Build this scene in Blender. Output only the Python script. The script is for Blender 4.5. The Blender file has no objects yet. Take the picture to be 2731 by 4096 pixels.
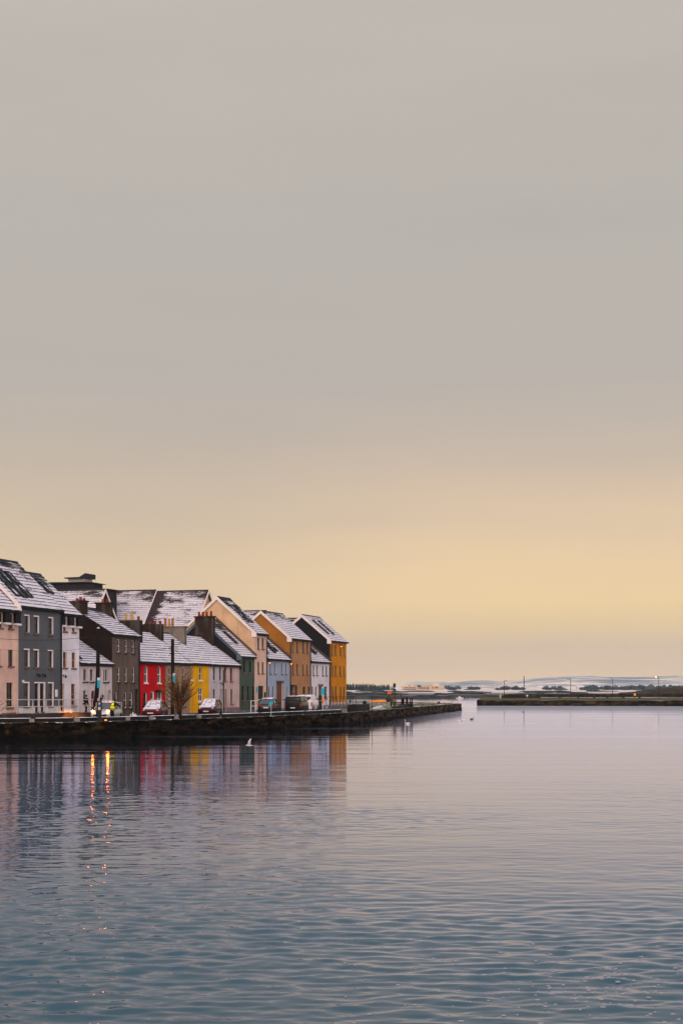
import bpy, bmesh, math, random
from mathutils import Vector, Matrix, noise as mnoise
random.seed(7)
R = math.radians
SC = bpy.context.scene
COL = SC.collection
# ------------------------------------------------------------------ camera, sky, sun, exposure
F, CX, HY, H = 5689.0, 1365.5, 2760.0, 4.2      # lens in photo pixels, horizon row, eye height
WZ = 0.8                                        # height of the water
cam_d = bpy.data.cameras.new('camera'); cam = bpy.data.objects.new('camera', cam_d); COL.objects.link(cam)
cam.location = (0, 0, H); cam.rotation_euler = (R(90), 0, 0)
cam_d.sensor_width = 36; cam_d.sensor_fit = 'AUTO'; cam_d.lens = 50.0
cam_d.shift_y = (HY - 2048) / 4096; cam_d.clip_start = .5; cam_d.clip_end = 30000
SC.camera = cam
SC.view_settings.view_transform = 'Standard'; SC.view_settings.look = 'None'
SC.view_settings.exposure = 0.0; SC.view_settings.gamma = 1.0
SC.render.resolution_x = 682; SC.render.resolution_y = 1024
SC.cycles.use_denoising = True
SC.cycles.max_bounces = 6; SC.cycles.volume_bounces = 0; SC.cycles.sample_clamp_indirect = 80

world = bpy.data.worlds.new('World'); SC.world = world; world.use_nodes = True
wt = world.node_tree; wt.nodes.clear()
def N(t, typ, **kw):
    n = t.nodes.new(typ)
    for k, v in kw.items():
        if k.startswith('i_'):
            n.inputs[k[2:].replace('_', ' ')].default_value = v
        else: setattr(n, k, v)
    return n
def math_n(t, op, a, b=None, clamp=False):
    n = t.nodes.new('ShaderNodeMath'); n.operation = op; n.use_clamp = clamp
    for i, x in enumerate((a, b)):
        if x is None: continue
        if isinstance(x, (int, float)): n.inputs[i].default_value = x
        else: t.links.new(x, n.inputs[i])
    return n.outputs[0]
def ramp_n(t, fac, stops, interp='LINEAR'):
    n = t.nodes.new('ShaderNodeValToRGB'); n.color_ramp.interpolation = interp
    e = n.color_ramp.elements
    while len(e) < len(stops): e.new(.5)
    for i, (p, c) in enumerate(stops):
        e[i].position = p
        e[i].color = (c, c, c, 1) if isinstance(c, (int, float)) else (*c, 1)
    t.links.new(fac, n.inputs[0]); return n.outputs[0]
def mix_n(t, fac, a, b, blend='MIX'):
    n = t.nodes.new('ShaderNodeMix'); n.data_type = 'RGBA'; n.blend_type = blend
    for s, x in ((n.inputs[0], fac), (n.inputs[6], a), (n.inputs[7], b)):
        if isinstance(x, (int, float)): s.default_value = x
        elif isinstance(x, tuple): s.default_value = (*x, 1)
        else: t.links.new(x, s)
    return n.outputs[2]
def maprange(t, x, a, b, c, d, smooth=False):
    n = t.nodes.new('ShaderNodeMapRange'); n.interpolation_type = 'SMOOTHSTEP' if smooth else 'LINEAR'
    t.links.new(x, n.inputs[0])
    for i, v in enumerate((a, b, c, d)): n.inputs[i + 1].default_value = v
    return n.outputs[0]
tc = N(wt, 'ShaderNodeTexCoord'); sx = N(wt, 'ShaderNodeSeparateXYZ'); wt.links.new(tc.outputs['Generated'], sx.inputs[0])
mp = N(wt, 'ShaderNodeMapping'); mp.inputs['Scale'].default_value = (1.3, 1.3, 16); wt.links.new(tc.outputs['Generated'], mp.inputs[0])
cn = N(wt, 'ShaderNodeTexNoise', i_Scale=1.5, i_Detail=3.0); wt.links.new(mp.outputs[0], cn.inputs['Vector'])
wob = math_n(wt, 'MULTIPLY', math_n(wt, 'SUBTRACT', cn.outputs[0], .5), .05)
zz = math_n(wt, 'MAXIMUM', math_n(wt, 'ADD', sx.outputs[2], math_n(wt, 'MULTIPLY', wob, maprange(wt, sx.outputs[2], .0, .12, .3, 1.0))), 0.0)
up = [(.21, (.500,.454,.408)), (.30, (.485,.454,.416)), (.43, (.525,.483,.436)), (.56, (.50,.555,.645)), (.78, (.80,.83,.97)), (1, (.98,.98,1.14))]
left = ramp_n(wt, zz, [(0, (.84,.60,.36)), (.02, (.78,.56,.35)), (.05, (.76,.57,.355)), (.075, (.75,.57,.37)), (.115, (.66,.525,.375)), (.15, (.57,.475,.38))] + up)
right = ramp_n(wt, zz, [(0, (.98,.66,.34)), (.014, (.84,.60,.36)), (.030, (.73,.54,.36)), (.044, (.82,.60,.33)), (.062, (.90,.655,.35)), (.100, (.83,.615,.385)), (.15, (.645,.515,.395))] + up)
front = mix_n(wt, maprange(wt, sx.outputs[0], -.16, .12, 0, 1, True), left, right)
back = ramp_n(wt, zz, [(0, (1.55,1.2,1.06)), (.2, (1.75,1.42,1.34)), (.5, (1.5,1.34,1.42)), (1, (1.0,.99,1.15))])
sky_c = mix_n(wt, maprange(wt, sx.outputs[1], .35, -.5, 0, 1, True), front, back)
mp2 = N(wt, 'ShaderNodeMapping'); mp2.inputs['Scale'].default_value = (2.2, 2.2, 11); mp2.inputs['Rotation'].default_value = (0, R(4), 0); wt.links.new(tc.outputs['Generated'], mp2.inputs[0])
cn2 = N(wt, 'ShaderNodeTexNoise', i_Scale=1.7, i_Detail=6.0, i_Roughness=.6); wt.links.new(mp2.outputs[0], cn2.inputs['Vector'])
sky_c = mix_n(wt, 1.0, sky_c, ramp_n(wt, cn2.outputs[0], [(.3, (.978,.975,.980)), (.5, (1,1,1)), (.7, (1.022,1.018,1.015))]), 'MULTIPLY')
bg = N(wt, 'ShaderNodeBackground'); wt.links.new(sky_c, bg.inputs[0]); bg.inputs[1].default_value = 1.0
wo = N(wt, 'ShaderNodeOutputWorld'); wt.links.new(bg.outputs[0], wo.inputs[0])
sun_d = bpy.data.lights.new('sun', 'SUN'); sun_d.energy = .9; sun_d.angle = R(25); sun_d.color = (1, .72, .5)
sun = bpy.data.objects.new('sun', sun_d); COL.objects.link(sun)
sun.rotation_euler = Vector((-.25, -.9, .42)).to_track_quat('Z', 'Y').to_euler()    # low warm glow from behind the viewer's left

# ------------------------------------------------------------------ helpers
def at(px, Y, y=None, z=None):          # photo pixel and distance -> point in metres
    return Vector(((px - CX) * Y / F, Y, z if z is not None else H - (y - HY) * Y / F))
X0, D0, S, C = -26.361, 109.826, .29248, .95627   # street front: start point and direction
def FP(u, v=0, z=0): return Vector((X0 + u * S - v * C, D0 + u * C + v * S, z))
def UV_at(px, v):
    k = (px - CX) / F
    return (k * (D0 + v * S) - X0 + v * C) / (S - k * C)
ANG = math.atan2(C, S)
def V_at(px, u):
    k = (px - CX) / F
    return (X0 + u * S - k * D0 - k * u * C) / (C + k * S)
def tag(o, label=None, cat=None, group=None, kind=None):
    for k, v in (('label', label), ('category', cat), ('group', group), ('kind', kind)):
        if v: o[k] = v
    return o
def empty(name, loc, rz=0, parent=None):
    o = bpy.data.objects.new(name, None); COL.objects.link(o); o.location = loc; o.rotation_euler = (0, 0, rz)
    o.empty_display_size = .3
    if parent: o.parent = parent
    return o
def thing(name, label, cat, loc, rz=0, group=None): return tag(empty(name, loc, rz), label, cat, group)
class MB:
    def __init__(s): s.v = []; s.f = []; s.m = []; s.uv = {}
    def face(s, pts, m=0, uv=None):
        i = len(s.v); s.v += [tuple(p) for p in pts]; s.f.append(tuple(range(i, i + len(pts)))); s.m.append(m)
        if uv: s.uv[len(s.f) - 1] = uv
        return s
    def box(s, a, b, m=0):
        (x0, y0, z0), (x1, y1, z1) = a, b
        x0, x1 = min(x0, x1), max(x0, x1); y0, y1 = min(y0, y1), max(y0, y1); z0, z1 = min(z0, z1), max(z0, z1)
        p = [(x0,y0,z0),(x1,y0,z0),(x1,y1,z0),(x0,y1,z0),(x0,y0,z1),(x1,y0,z1),(x1,y1,z1),(x0,y1,z1)]
        i = len(s.v); s.v += p
        for q in ((0,3,2,1),(4,5,6,7),(0,1,5,4),(1,2,6,5),(2,3,7,6),(3,0,4,7)): s.f.append(tuple(i + k for k in q)); s.m.append(m)
        return s
    def prism(s, poly, axis, a, b, m=0):           # polygon swept along an axis; poly is in the two other axes in order
        def P(p, t): return {'x': (t, p[0], p[1]), 'y': (p[0], t, p[1]), 'z': (p[0], p[1], t)}[axis]
        n = len(poly); i = len(s.v)
        s.v += [P(p, a) for p in poly] + [P(p, b) for p in poly]
        s.f.append(tuple(i + k for k in range(n))); s.m.append(m)
        s.f.append(tuple(i + n + k for k in reversed(range(n)))); s.m.append(m)
        for k in range(n):
            l = (k + 1) % n; s.f.append((i + k, i + n + k, i + n + l, i + l)); s.m.append(m)
        return s
    def ring(s, rings, m=0, caps=True, closed=True):
        i = len(s.v); n = len(rings[0])
        for r in rings: s.v += [tuple(p) for p in r]
        for a in range(len(rings) - 1):
            for k in range(n if closed else n - 1):
                l = (k + 1) % n
                s.f.append((i + a*n + k, i + a*n + l, i + (a+1)*n + l, i + (a+1)*n + k)); s.m.append(m)
        if caps:
            s.f.append(tuple(i + k for k in reversed(range(n)))); s.m.append(m)
            s.f.append(tuple(i + (len(rings)-1)*n + k for k in range(n))); s.m.append(m)
        return s
    def tube(s, pts, r, n=6, m=0):
        pts = [Vector(p) for p in pts]; rs = r if isinstance(r, (list, tuple)) else [r] * len(pts)
        rings = []
        for i, p in enumerate(pts):
            d = (pts[min(i + 1, len(pts) - 1)] - pts[max(i - 1, 0)])
            if d.length < 1e-6: d = Vector((0, 0, 1))
            d.normalize()
            a = d.orthogonal() if abs(d.z) > .95 else d.cross(Vector((0, 0, 1)))
            a.normalize(); b = d.cross(a)
            rings.append([p + (a * math.cos(2*math.pi*k/n) + b * math.sin(2*math.pi*k/n)) * rs[i] for k in range(n)])
        return s.ring(rings, m)
    def lathe(s, prof, c=(0, 0, 0), n=12, m=0):
        return s.ring([[(c[0] + r*math.cos(2*math.pi*k/n), c[1] + r*math.sin(2*math.pi*k/n), c[2] + z) for k in range(n)] for r, z in prof], m)
    def ball(s, c, r, nu=10, nv=6, m=0, jit=0):
        rx, ry, rz = r if isinstance(r, (tuple, list)) else (r, r, r)
        rings = []
        for j in range(nv + 1):
            t = math.pi * (j + .02) / (nv + .04) - math.pi/2
            ring = []
            for k in range(nu):
                q = 1 + random.uniform(-jit, jit)
                ring.append((c[0] + rx*q*math.cos(t)*math.cos(2*math.pi*k/nu), c[1] + ry*q*math.cos(t)*math.sin(2*math.pi*k/nu), c[2] + rz*q*math.sin(t)))
            rings.append(ring)
        return s.ring(rings, m)
    def build(s, name, mats, parent=None, loc=None, rz=None, smooth=False, bevel=0, recalc=True):
        me = bpy.data.meshes.new(name); me.from_pydata(s.v, [], s.f)
        if not isinstance(mats, (list, tuple)): mats = [mats]
        for mt in mats: me.materials.append(mt)
        for i, p in enumerate(me.polygons): p.material_index = s.m[i]; p.use_smooth = smooth
        if s.uv:
            l = me.uv_layers.new(name='UVMap')
            for fi, u in s.uv.items():
                for k, li in enumerate(me.polygons[fi].loop_indices): l.data[li].uv = u[k]
        if recalc:
            bm = bmesh.new(); bm.from_mesh(me)
            if smooth: bmesh.ops.remove_doubles(bm, verts=bm.verts, dist=1e-5)
            bmesh.ops.recalc_face_normals(bm, faces=bm.faces); bm.to_mesh(me); bm.free()
        o = bpy.data.objects.new(name, me); COL.objects.link(o)
        if parent: o.parent = parent
        if loc is not None: o.location = loc
        if rz is not None: o.rotation_euler = (0, 0, rz)
        if bevel:
            md = o.modifiers.new('bevel', 'BEVEL'); md.width = bevel; md.segments = 2; md.limit_method = 'ANGLE'
        return o

# ------------------------------------------------------------------ materials
MATS = {}
def base_mat(name):
    m = bpy.data.materials.new(name); m.use_nodes = True; t = m.node_tree; t.nodes.clear()
    b = N(t, 'ShaderNodeBsdfPrincipled'); o = N(t, 'ShaderNodeOutputMaterial'); t.links.new(b.outputs[0], o.inputs[0])
    return m, t, b
def pos(t, scale=(1, 1, 1), kind='Object'):
    c = N(t, 'ShaderNodeTexCoord'); q = N(t, 'ShaderNodeMapping'); q.inputs['Scale'].default_value = scale
    t.links.new(c.outputs[kind], q.inputs[0]); return q.outputs[0]
def noise(t, vec, scale, detail=3, rough=.55):
    n = N(t, 'ShaderNodeTexNoise', i_Scale=scale, i_Detail=detail, i_Roughness=rough); t.links.new(vec, n.inputs['Vector']); return n.outputs[0]
def bump(t, b, h, dist, strength=1.0):
    n = N(t, 'ShaderNodeBump'); n.inputs['Distance'].default_value = dist; n.inputs['Strength'].default_value = strength
    t.links.new(h, n.inputs['Height']); t.links.new(n.outputs[0], b.inputs['Normal'])
def mat(name, c, rough=.7, metal=0, var=.12, sc=3.0, emit=None, es=0, spec=.18):
    if name in MATS: return MATS[name]
    m, t, b = base_mat(name)
    n = noise(t, pos(t), sc, 3)
    lo = tuple(x * (1 - var) for x in c); hi = tuple(min(1, x * (1 + var)) for x in c)
    t.links.new(ramp_n(t, n, [(.3, lo), (.7, hi)]), b.inputs['Base Color'])
    b.inputs['Roughness'].default_value = rough; b.inputs['Metallic'].default_value = metal; b.inputs['Specular IOR Level'].default_value = spec
    if emit: b.inputs['Emission Color'].default_value = (*emit, 1); b.inputs['Emission Strength'].default_value = es
    MATS[name] = m; return m
def render_wall(name, c, stain=.25, bmp=.012, dirt=(.10,.085,.07)):
    if name in MATS: return MATS[name]
    m, t, b = base_mat(name)
    fine = noise(t, pos(t), 9, 4, .7); broad = noise(t, pos(t), .5, 3); streak = noise(t, pos(t, (1.1, 1.1, .16)), 1.6, 4, .6)
    col = mix_n(t, maprange(t, broad, .35, .7, 0, 1), tuple(x*.80 for x in c), tuple(min(1, x*1.10) for x in c))
    col = mix_n(t, math_n(t, 'MULTIPLY', maprange(t, streak, .47, .72, 0, 1, True), min(1, stain*1.7)), col, dirt)
    col = mix_n(t, maprange(t, fine, .3, .7, .22, 0), col, tuple(x*.5 for x in c))
    t.links.new(col, b.inputs['Base Color']); b.inputs['Roughness'].default_value = .95; b.inputs['Specular IOR Level'].default_value = .08
    bump(t, b, fine, bmp)
    MATS[name] = m; return m
def snow_roof(name, cover, sl, slate=(.015,.015,.018), ridge=.18, bare=None):
    m, t, b = base_mat(name)
    uvn = N(t, 'ShaderNodeUVMap'); sp = N(t, 'ShaderNodeSeparateXYZ'); t.links.new(uvn.outputs[0], sp.inputs[0])
    q = N(t, 'ShaderNodeMapping'); q.inputs['Scale'].default_value = (.55, 1.6, 1); t.links.new(uvn.outputs[0], q.inputs[0])
    q2 = N(t, 'ShaderNodeMapping'); q2.inputs['Scale'].default_value = (2.6, 5.5, 1); t.links.new(uvn.outputs[0], q2.inputs[0])
    n1 = noise(t, q.outputs[0], .7, 3); n2 = noise(t, q2.outputs[0], 1.3, 3, .65)
    f = math_n(t, 'ADD', math_n(t, 'MULTIPLY', n1, .6), math_n(t, 'MULTIPLY', n2, .4))
    f = math_n(t, 'SUBTRACT', f, math_n(t, 'MULTIPLY', maprange(t, sp.outputs[1], .55*sl, sl, 0, 1, True), ridge))
    if bare is not None: f = math_n(t, 'SUBTRACT', f, maprange(t, sp.outputs[0], bare, bare + 2.6, .40, 0, True))
    th = .635 - cover * .34
    f = maprange(t, f, th - .06, th + .06, 0, 1, True)
    n3 = noise(t, uvn.outputs[0], 6, 2)
    n5 = noise(t, uvn.outputs[0], 14, 2, .7)
    sn = mix_n(t, maprange(t, n5, .46, .70, 0, .5, True), ramp_n(t, n3, [(.3, (.57, .535, .57)), (.7, (.70, .66, .69))]), slate)
    slc = ramp_n(t, n2, [(.3, slate), (.7, tuple(x*1.9 for x in slate))])
    t.links.new(mix_n(t, f, slc, sn), b.inputs['Base Color']); b.inputs['Roughness'].default_value = .8
    b.inputs['Specular IOR Level'].default_value = .1
    bump(t, b, f, .015)
    return m
def patchy(name, a, c, lo, hi, sc=1.0, rough=.85, stretch=(1,1,1), bmp=0, detail=5):
    if name in MATS: return MATS[name]
    m, t, b = base_mat(name)
    n = noise(t, pos(t, stretch), sc, detail, .62); n2 = noise(t, pos(t), sc * 9, 2)
    f = maprange(t, math_n(t, 'ADD', math_n(t, 'MULTIPLY', n, .8), math_n(t, 'MULTIPLY', n2, .2)), lo, hi, 0, 1, True)
    t.links.new(mix_n(t, f, a, c), b.inputs['Base Color']); b.inputs['Roughness'].default_value = rough; b.inputs['Specular IOR Level'].default_value = .12
    if bmp: bump(t, b, n2, bmp)
    MATS[name] = m; return m
slate_m = mat('slate', (.014,.014,.017), .6, var=.4, sc=6)
snow_m = mat('snow', (.80,.80,.84), .85, var=.05)
dark_metal = mat('black_metal', (.006,.006,.007), .5)
grey_metal = mat('galvanised_metal', (.42,.42,.44), .45, .3)
white_pt = mat('white_paint', (.74,.71,.70), .5, var=.06)
stone_sill = mat('brown_stone', (.16,.10,.075), .9, var=.3)
pale_conc = mat('pale_concrete', (.40,.37,.34), .9, var=.2)
dark_conc = mat('dark_wet_concrete', (.011,.009,.008), .8, var=.4)
timber = mat('tarred_timber', (.007,.005,.004), .8, var=.4)
glass_m = mat('window_glass', (.012,.012,.014), .12, var=.5, sc=.7, spec=.6)
curtain_m = mat('window_curtain', (.05,.045,.042), .3, var=.6, sc=2.5)
blue_sign = mat('blue_sign', (.01,.33,.46), .5, var=.05)
lamp_on = mat('lit_lamp', (1,.5,.1), .5, emit=(1,.25,.03), es=6)
# ------------------------------------------------------------------ ground, water, quay
def structure(o): o['kind'] = 'structure'; return o
mw, t, b = base_mat('sea_water')
p = pos(t)
spn = N(t, 'ShaderNodeSeparateXYZ'); t.links.new(p, spn.inputs[0])
rip = noise(t, pos(t, (.42, 1.35, 1)), 1.1, 4, .55)
swell = noise(t, pos(t, (.07, .6, 1)), .55, 2)
wind = noise(t, pos(t, (.006, .03, 1)), 1.0, 3)
ya = ramp_n(t, maprange(t, spn.outputs[1], 0, 400, 0, 1), [(0, .010), (.10, .008), (.15, .009), (.2, .006), (.25, .0035), (.45, .003), (1, .005)])
amp = math_n(t, 'MULTIPLY', ya, maprange(t, wind, .35, .7, .6, 1.7, True))
hgt = math_n(t, 'ADD', math_n(t, 'MULTIPLY', rip, amp), math_n(t, 'MULTIPLY', swell, ramp_n(t, maprange(t, spn.outputs[1], 0, 400, 0, 1), [(0, .0), (.10, .0), (.16, .052), (.235, .024), (.5, .006), (1, .006)])))
bump(t, b, hgt, 1.0)
t.nodes.remove(b)
bn = [n for n in t.nodes if n.type == 'BUMP'][0]
gl = N(t, 'ShaderNodeBsdfGlossy', i_Roughness=.03); gl.inputs['Color'].default_value = (.96, .97, 1.20, 1)
df = N(t, 'ShaderNodeBsdfDiffuse'); t.links.new(mix_n(t, maprange(t, spn.outputs[1], 35, 85, 0, 1, True), (.005, .046, .053), (.002, .006, .006)), df.inputs['Color'])          # teal channel; body colour painted dark towards the quay to deepen its reflection
gr = N(t, 'ShaderNodeBsdfGlossy', i_Roughness=.42); gr.inputs['Color'].default_value = (1.0, 1.02, 1.18, 1)      # fine ruffle that mirrors the high sky
band = noise(t, pos(t, (.010, .075, 1)), 1.0, 4, .6)
lob = N(t, 'ShaderNodeMixShader'); shel = maprange(t, math_n(t, 'SUBTRACT', spn.outputs[0], math_n(t, 'MULTIPLY', math_n(t, 'MAXIMUM', math_n(t, 'SUBTRACT', spn.outputs[1], 60.0), 0.0), .095)), -5, 7, 0, 1, True)          # rough sky reflection weighted rightwards, set to brighten water there and darken the left
t.links.new(math_n(t, 'ADD', math_n(t, 'MULTIPLY', maprange(t, band, .54, .70, .0, .22, True), maprange(t, shel, 0, 1, .35, 1)), math_n(t, 'MULTIPLY', shel, .34)), lob.inputs[0]); t.links.new(gl.outputs[0], lob.inputs[1]); t.links.new(gr.outputs[0], lob.inputs[2])
fr = N(t, 'ShaderNodeFresnel', i_IOR=1.38); t.links.new(bn.outputs[0], fr.inputs['Normal']); t.links.new(bn.outputs[0], gl.inputs['Normal'])
mx = N(t, 'ShaderNodeMixShader'); t.links.new(fr.outputs[0], mx.inputs[0]); t.links.new(df.outputs[0], mx.inputs[1]); t.links.new(lob.outputs[0], mx.inputs[2])
t.links.new(mx.outputs[0], [n for n in t.nodes if n.type == 'OUTPUT_MATERIAL'][0].inputs[0])
# near water: real ripples; farther out the same sheet runs on flat with fine bump
w = MB(); WY0, WY1 = 8.0, 62.0
def half(y): return 2.2 + .33*y
ys = [WY0]
while ys[-1] < WY1 - .01: ys.append(min(WY1, ys[-1] + max(.040, ys[-1]*.0031)))
ncx = 280
def wave(x, y):
    fade = min(1, (WY1 - y)/18) * min(1, (y - WY0)/2) * max(0, min(1, (half(y) - abs(x))/2))
    k = max(0, min(1, (y - 13)/17)); chop = .030*(1 - k) + .0105*k
    q = .45 + 1.1*max(0, min(1, .5 + mnoise.noise(Vector((x*.11 + 9, y*.12, 4)))*1.5))
    h_ = chop*q*(mnoise.noise(Vector((x*1.8 + .35*y, y*4.0, 0))) + .50*mnoise.noise(Vector((x*3.5 - .5*y, y*8.0, 7))) + .2*mnoise.noise(Vector((x*6, y*13, 3))))
    h_ += (.013*(1 - k) + .008*k)*mnoise.noise(Vector((x*.30 + .12*y, y*.95, 17))) + (.012*(1 - k) + .010*k)*mnoise.noise(Vector((x*.10 + .05*y, y*.42, 11)))
    return h_*fade
for y in ys:
    for i in range(ncx + 1):
        x = half(y)*(2*i/ncx - 1); w.v.append((x, y, wave(x, y)))
for j in range(len(ys) - 1):
    for i in range(ncx): a = j*(ncx+1) + i; w.f.append((a, a + 1, a + ncx + 2, a + ncx + 1)); w.m.append(0)
ha, hb = half(WY0), half(WY1)
for q in ([(-4000, -250), (4000, -250), (4000, WY0), (-4000, WY0)], [(-4000, WY0), (-ha, WY0), (-hb, WY1), (-4000, WY1)], [(ha, WY0), (4000, WY0), (4000, WY1), (hb, WY1)], [(-4000, WY1), (4000, WY1), (4000, 7400), (-4000, 7400)]):
    w.face([(x, y, 0) for x, y in q])
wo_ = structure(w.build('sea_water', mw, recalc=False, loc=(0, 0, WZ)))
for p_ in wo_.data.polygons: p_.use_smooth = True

QP = [(-40, 86.5), (-31, 92), (-23.2, 96.6), (-18.6, 99.3), (-14.2, 105.5), (-7.6, 118.6), (-3.7, 129), (.68, 141.5), (8.2, 178.5), (19.2, 232)]
def catmull(pts, step):
    P = [Vector((x, y, 0)) for x, y in pts]; out = []
    for i in range(len(P) - 1):
        a, b_, c, d = P[max(i-1, 0)], P[i], P[i+1], P[min(i+2, len(P)-1)]
        n = max(2, int((c - b_).length / step))
        for k in range(n):
            s = k / n
            out.append(.5 * ((2*b_) + (c - a)*s + (2*a - 5*b_ + 4*c - d)*s*s + (3*b_ - a - 3*c + d)*s**3))
    out.append(P[-1]); return out
Q = catmull(QP, .3)
QZ = 1.93
def q_at(px):                      # quay edge point seen at a photo column
    return min(Q, key=lambda p_: abs((p_.x / p_.y) * F + CX - px))
def q_frame(px, inward=0):
    i = min(range(len(Q)), key=lambda j: abs((Q[j].x / Q[j].y) * F + CX - px))
    d = (Q[min(i+3, len(Q)-1)] - Q[max(i-3, 0)]).normalized(); n = Vector((-d.y, d.x, 0))
    return Q[i] + n * inward, math.atan2(d.y, d.x)
# quay wall: rough stone courses with weed, one continuous wall turning the corner at its tip
mq, t, b = base_mat('quay_stone')
vo = N(t, 'ShaderNodeTexVoronoi'); vo.inputs['Scale'].default_value = 1.0; t.links.new(pos(t, (2.0, .9, 3.4)), vo.inputs['Vector'])
n1 = noise(t, pos(t, (1, .45, 1.2)), 1.3, 5, .65); n2 = noise(t, pos(t), .25, 3)
n4 = noise(t, pos(t, (1, .45, 1.4)), 2.0, 4, .7)
c0 = mix_n(t, maprange(t, vo.outputs['Distance'], .1, .6, 0, 1), (.012,.008,.005), (.0015,.0012,.001))
c1 = mix_n(t, maprange(t, n1, .54, .68, 0, 1, True), c0, (.052,.029,.012))
sz0 = N(t, 'ShaderNodeSeparateXYZ'); t.links.new(pos(t), sz0.inputs[0]); vc = N(t, 'ShaderNodeSeparateXYZ'); t.links.new(vo.outputs['Color'], vc.inputs[0])
c1 = mix_n(t, math_n(t, 'MULTIPLY', maprange(t, vc.outputs[0], .55, .95, 0, .8), maprange(t, sz0.outputs[1], 104, 150, .38, 1)), c1, (.040,.025,.014))
c2 = mix_n(t, maprange(t, n4, .58, .72, 0, .8, True), c1, (.040,.034,.006))
sz = N(t, 'ShaderNodeSeparateXYZ'); t.links.new(pos(t), sz.inputs[0])
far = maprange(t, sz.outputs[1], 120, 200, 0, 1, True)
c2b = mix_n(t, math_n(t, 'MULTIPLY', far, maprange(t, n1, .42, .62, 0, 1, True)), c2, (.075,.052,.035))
c3 = mix_n(t, maprange(t, sz.outputs[2], .8, 1.35, .85, 0, True), c2b, (.004,.0035,.002))
t.links.new(c3, b.inputs['Base Color']); b.inputs['Roughness'].default_value = .95; b.inputs['Specular IOR Level'].default_value = .05
bump(t, b, n1, .12)
wl = MB(); tip = Q[-1]; ends = [tip + Vector((.5, 2.5, 0)) , tip + Vector((.3, 7, 0)), tip + Vector((-3, 16, 0)), tip + Vector((-14, 32, 0)), tip + Vector((-26, 44, 0))]
Q2 = Q + catmull([(tip.x, tip.y)] + [(e.x, e.y) for e in ends], .6)[1:]
rows = [.3, .6, .8, .95, 1.1, 1.25, 1.4, 1.55, 1.7, 1.8, QZ]
grid = []
for i, p_ in enumerate(Q2):
    d = (Q2[min(i+1, len(Q2)-1)] - Q2[max(i-1, 0)]).normalized(); nrm = Vector((d.y, -d.x, 0))
    col_ = []
    for j, zq in enumerate(rows):
        k = .22 * mnoise.noise(Vector((p_.x*1.2, p_.y*.7, zq*2.4))) + .09 * mnoise.noise(Vector((p_.x*3, p_.y*1.7, zq*6)))
        if j == len(rows) - 1: k = .03
        topz = zq
        if j >= len(rows) - 2: topz = zq + .06 * mnoise.noise(Vector((p_.x*.6, p_.y*.6, 3))) + .04 * mnoise.noise(Vector((p_.x*2.6, p_.y*2.6, 3)))
        col_.append(p_ + nrm * (k + .10 * (1 - zq / QZ)) + Vector((0, 0, topz)))
    col_.append(p_ - nrm * .9 + Vector((0, 0, QZ - .02)))
    grid.append(col_)
i0 = 0
for col_ in grid: wl.v += [tuple(v_) for v_ in col_]
nr = len(rows) + 1
for i in range(len(grid) - 1):
    for j in range(nr - 1):
        wl.f.append((i*nr + j, (i+1)*nr + j, (i+1)*nr + j + 1, i*nr + j + 1)); wl.m.append(0)
tag(wl.build('quay_wall', mq), 'long dark weedy stone quay wall in front of the coloured houses', 'quay wall')
# thin snow and moss lying along the coping
mcs = patchy('coping_snow', (.030,.028,.012), (.62,.60,.62), .54, .62, 1.6, bmp=.01)
cp = MB()
for i in range(len(Q2) - 1):
    pts = []
    for j in (i, i + 1):
        d = (Q2[min(j+1, len(Q2)-1)] - Q2[max(j-1, 0)]).normalized(); nrm = Vector((d.y, -d.x, 0))
        zt = QZ + .05 * mnoise.noise(Vector((Q2[j].x*.6, Q2[j].y*.6, 3)))
        pts.append((Q2[j] + nrm*.02 + Vector((0, 0, zt + .005)), Q2[j] - nrm*.0 + Vector((0, 0, zt + .04)), Q2[j] - nrm*.6 + Vector((0, 0, QZ + .04))))
    for k in (0, 1): cp.face([pts[0][k], pts[1][k], pts[1][k+1], pts[0][k+1]])
structure(cp.build('path', mcs))
# road between coping and houses, running on past the last house
mr = patchy('wet_asphalt', (.040,.038,.040), (.16,.15,.155), .45, .62, .5, rough=.5)
rd = MB(); NQ = len(Q)
for i in range(0, NQ - 1):
    a, c = Q[i], Q[i+1]
    def inw(p_, k):
        d = Vector((S, C, 0)); return p_
    ua = (a.x - X0)*S + (a.y - D0)*C; uc = (c.x - X0)*S + (c.y - D0)*C
    A, B_ = a + Vector((-.55, .3, 1.74)), c + Vector((-.55, .3, 1.74))
    rd.face([A, B_, FP(uc, 30, 1.74), FP(ua, 30, 1.74)])
structure(rd.build('road', mr))
# pavement in front of the houses
PAVZ = [(-8, 2.42), (13, 2.3), (17, 1.98), (25, 1.86), (56, 1.9), (76, 2.08), (93.5, 2.12)]
def pav(u):
    for (a, za), (b_, zb) in zip(PAVZ, PAVZ[1:]):
        if u <= b_: return za + (zb - za) * max(0, (u - a) / (b_ - a))
    return PAVZ[-1][1]
mpv = patchy('pavement_concrete', (.13,.115,.105), (.60,.60,.62), .55, .66, .7, bmp=.01)
pv = MB(); us = [-8 + 1.0 * i for i in range(102)]
for a, c in zip(us, us[1:]):
    za, zc = pav(a), pav(c); o = -1.5
    if a < 17: continue
    pv.face([FP(a, o, za), FP(c, o, zc), FP(c, .05, zc), FP(a, .05, za)])
    pv.face([FP(a, o, 1.6), FP(c, o, 1.6), FP(c, o, zc), FP(a, o, za)])
structure(pv.build('pavement', mpv))
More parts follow.
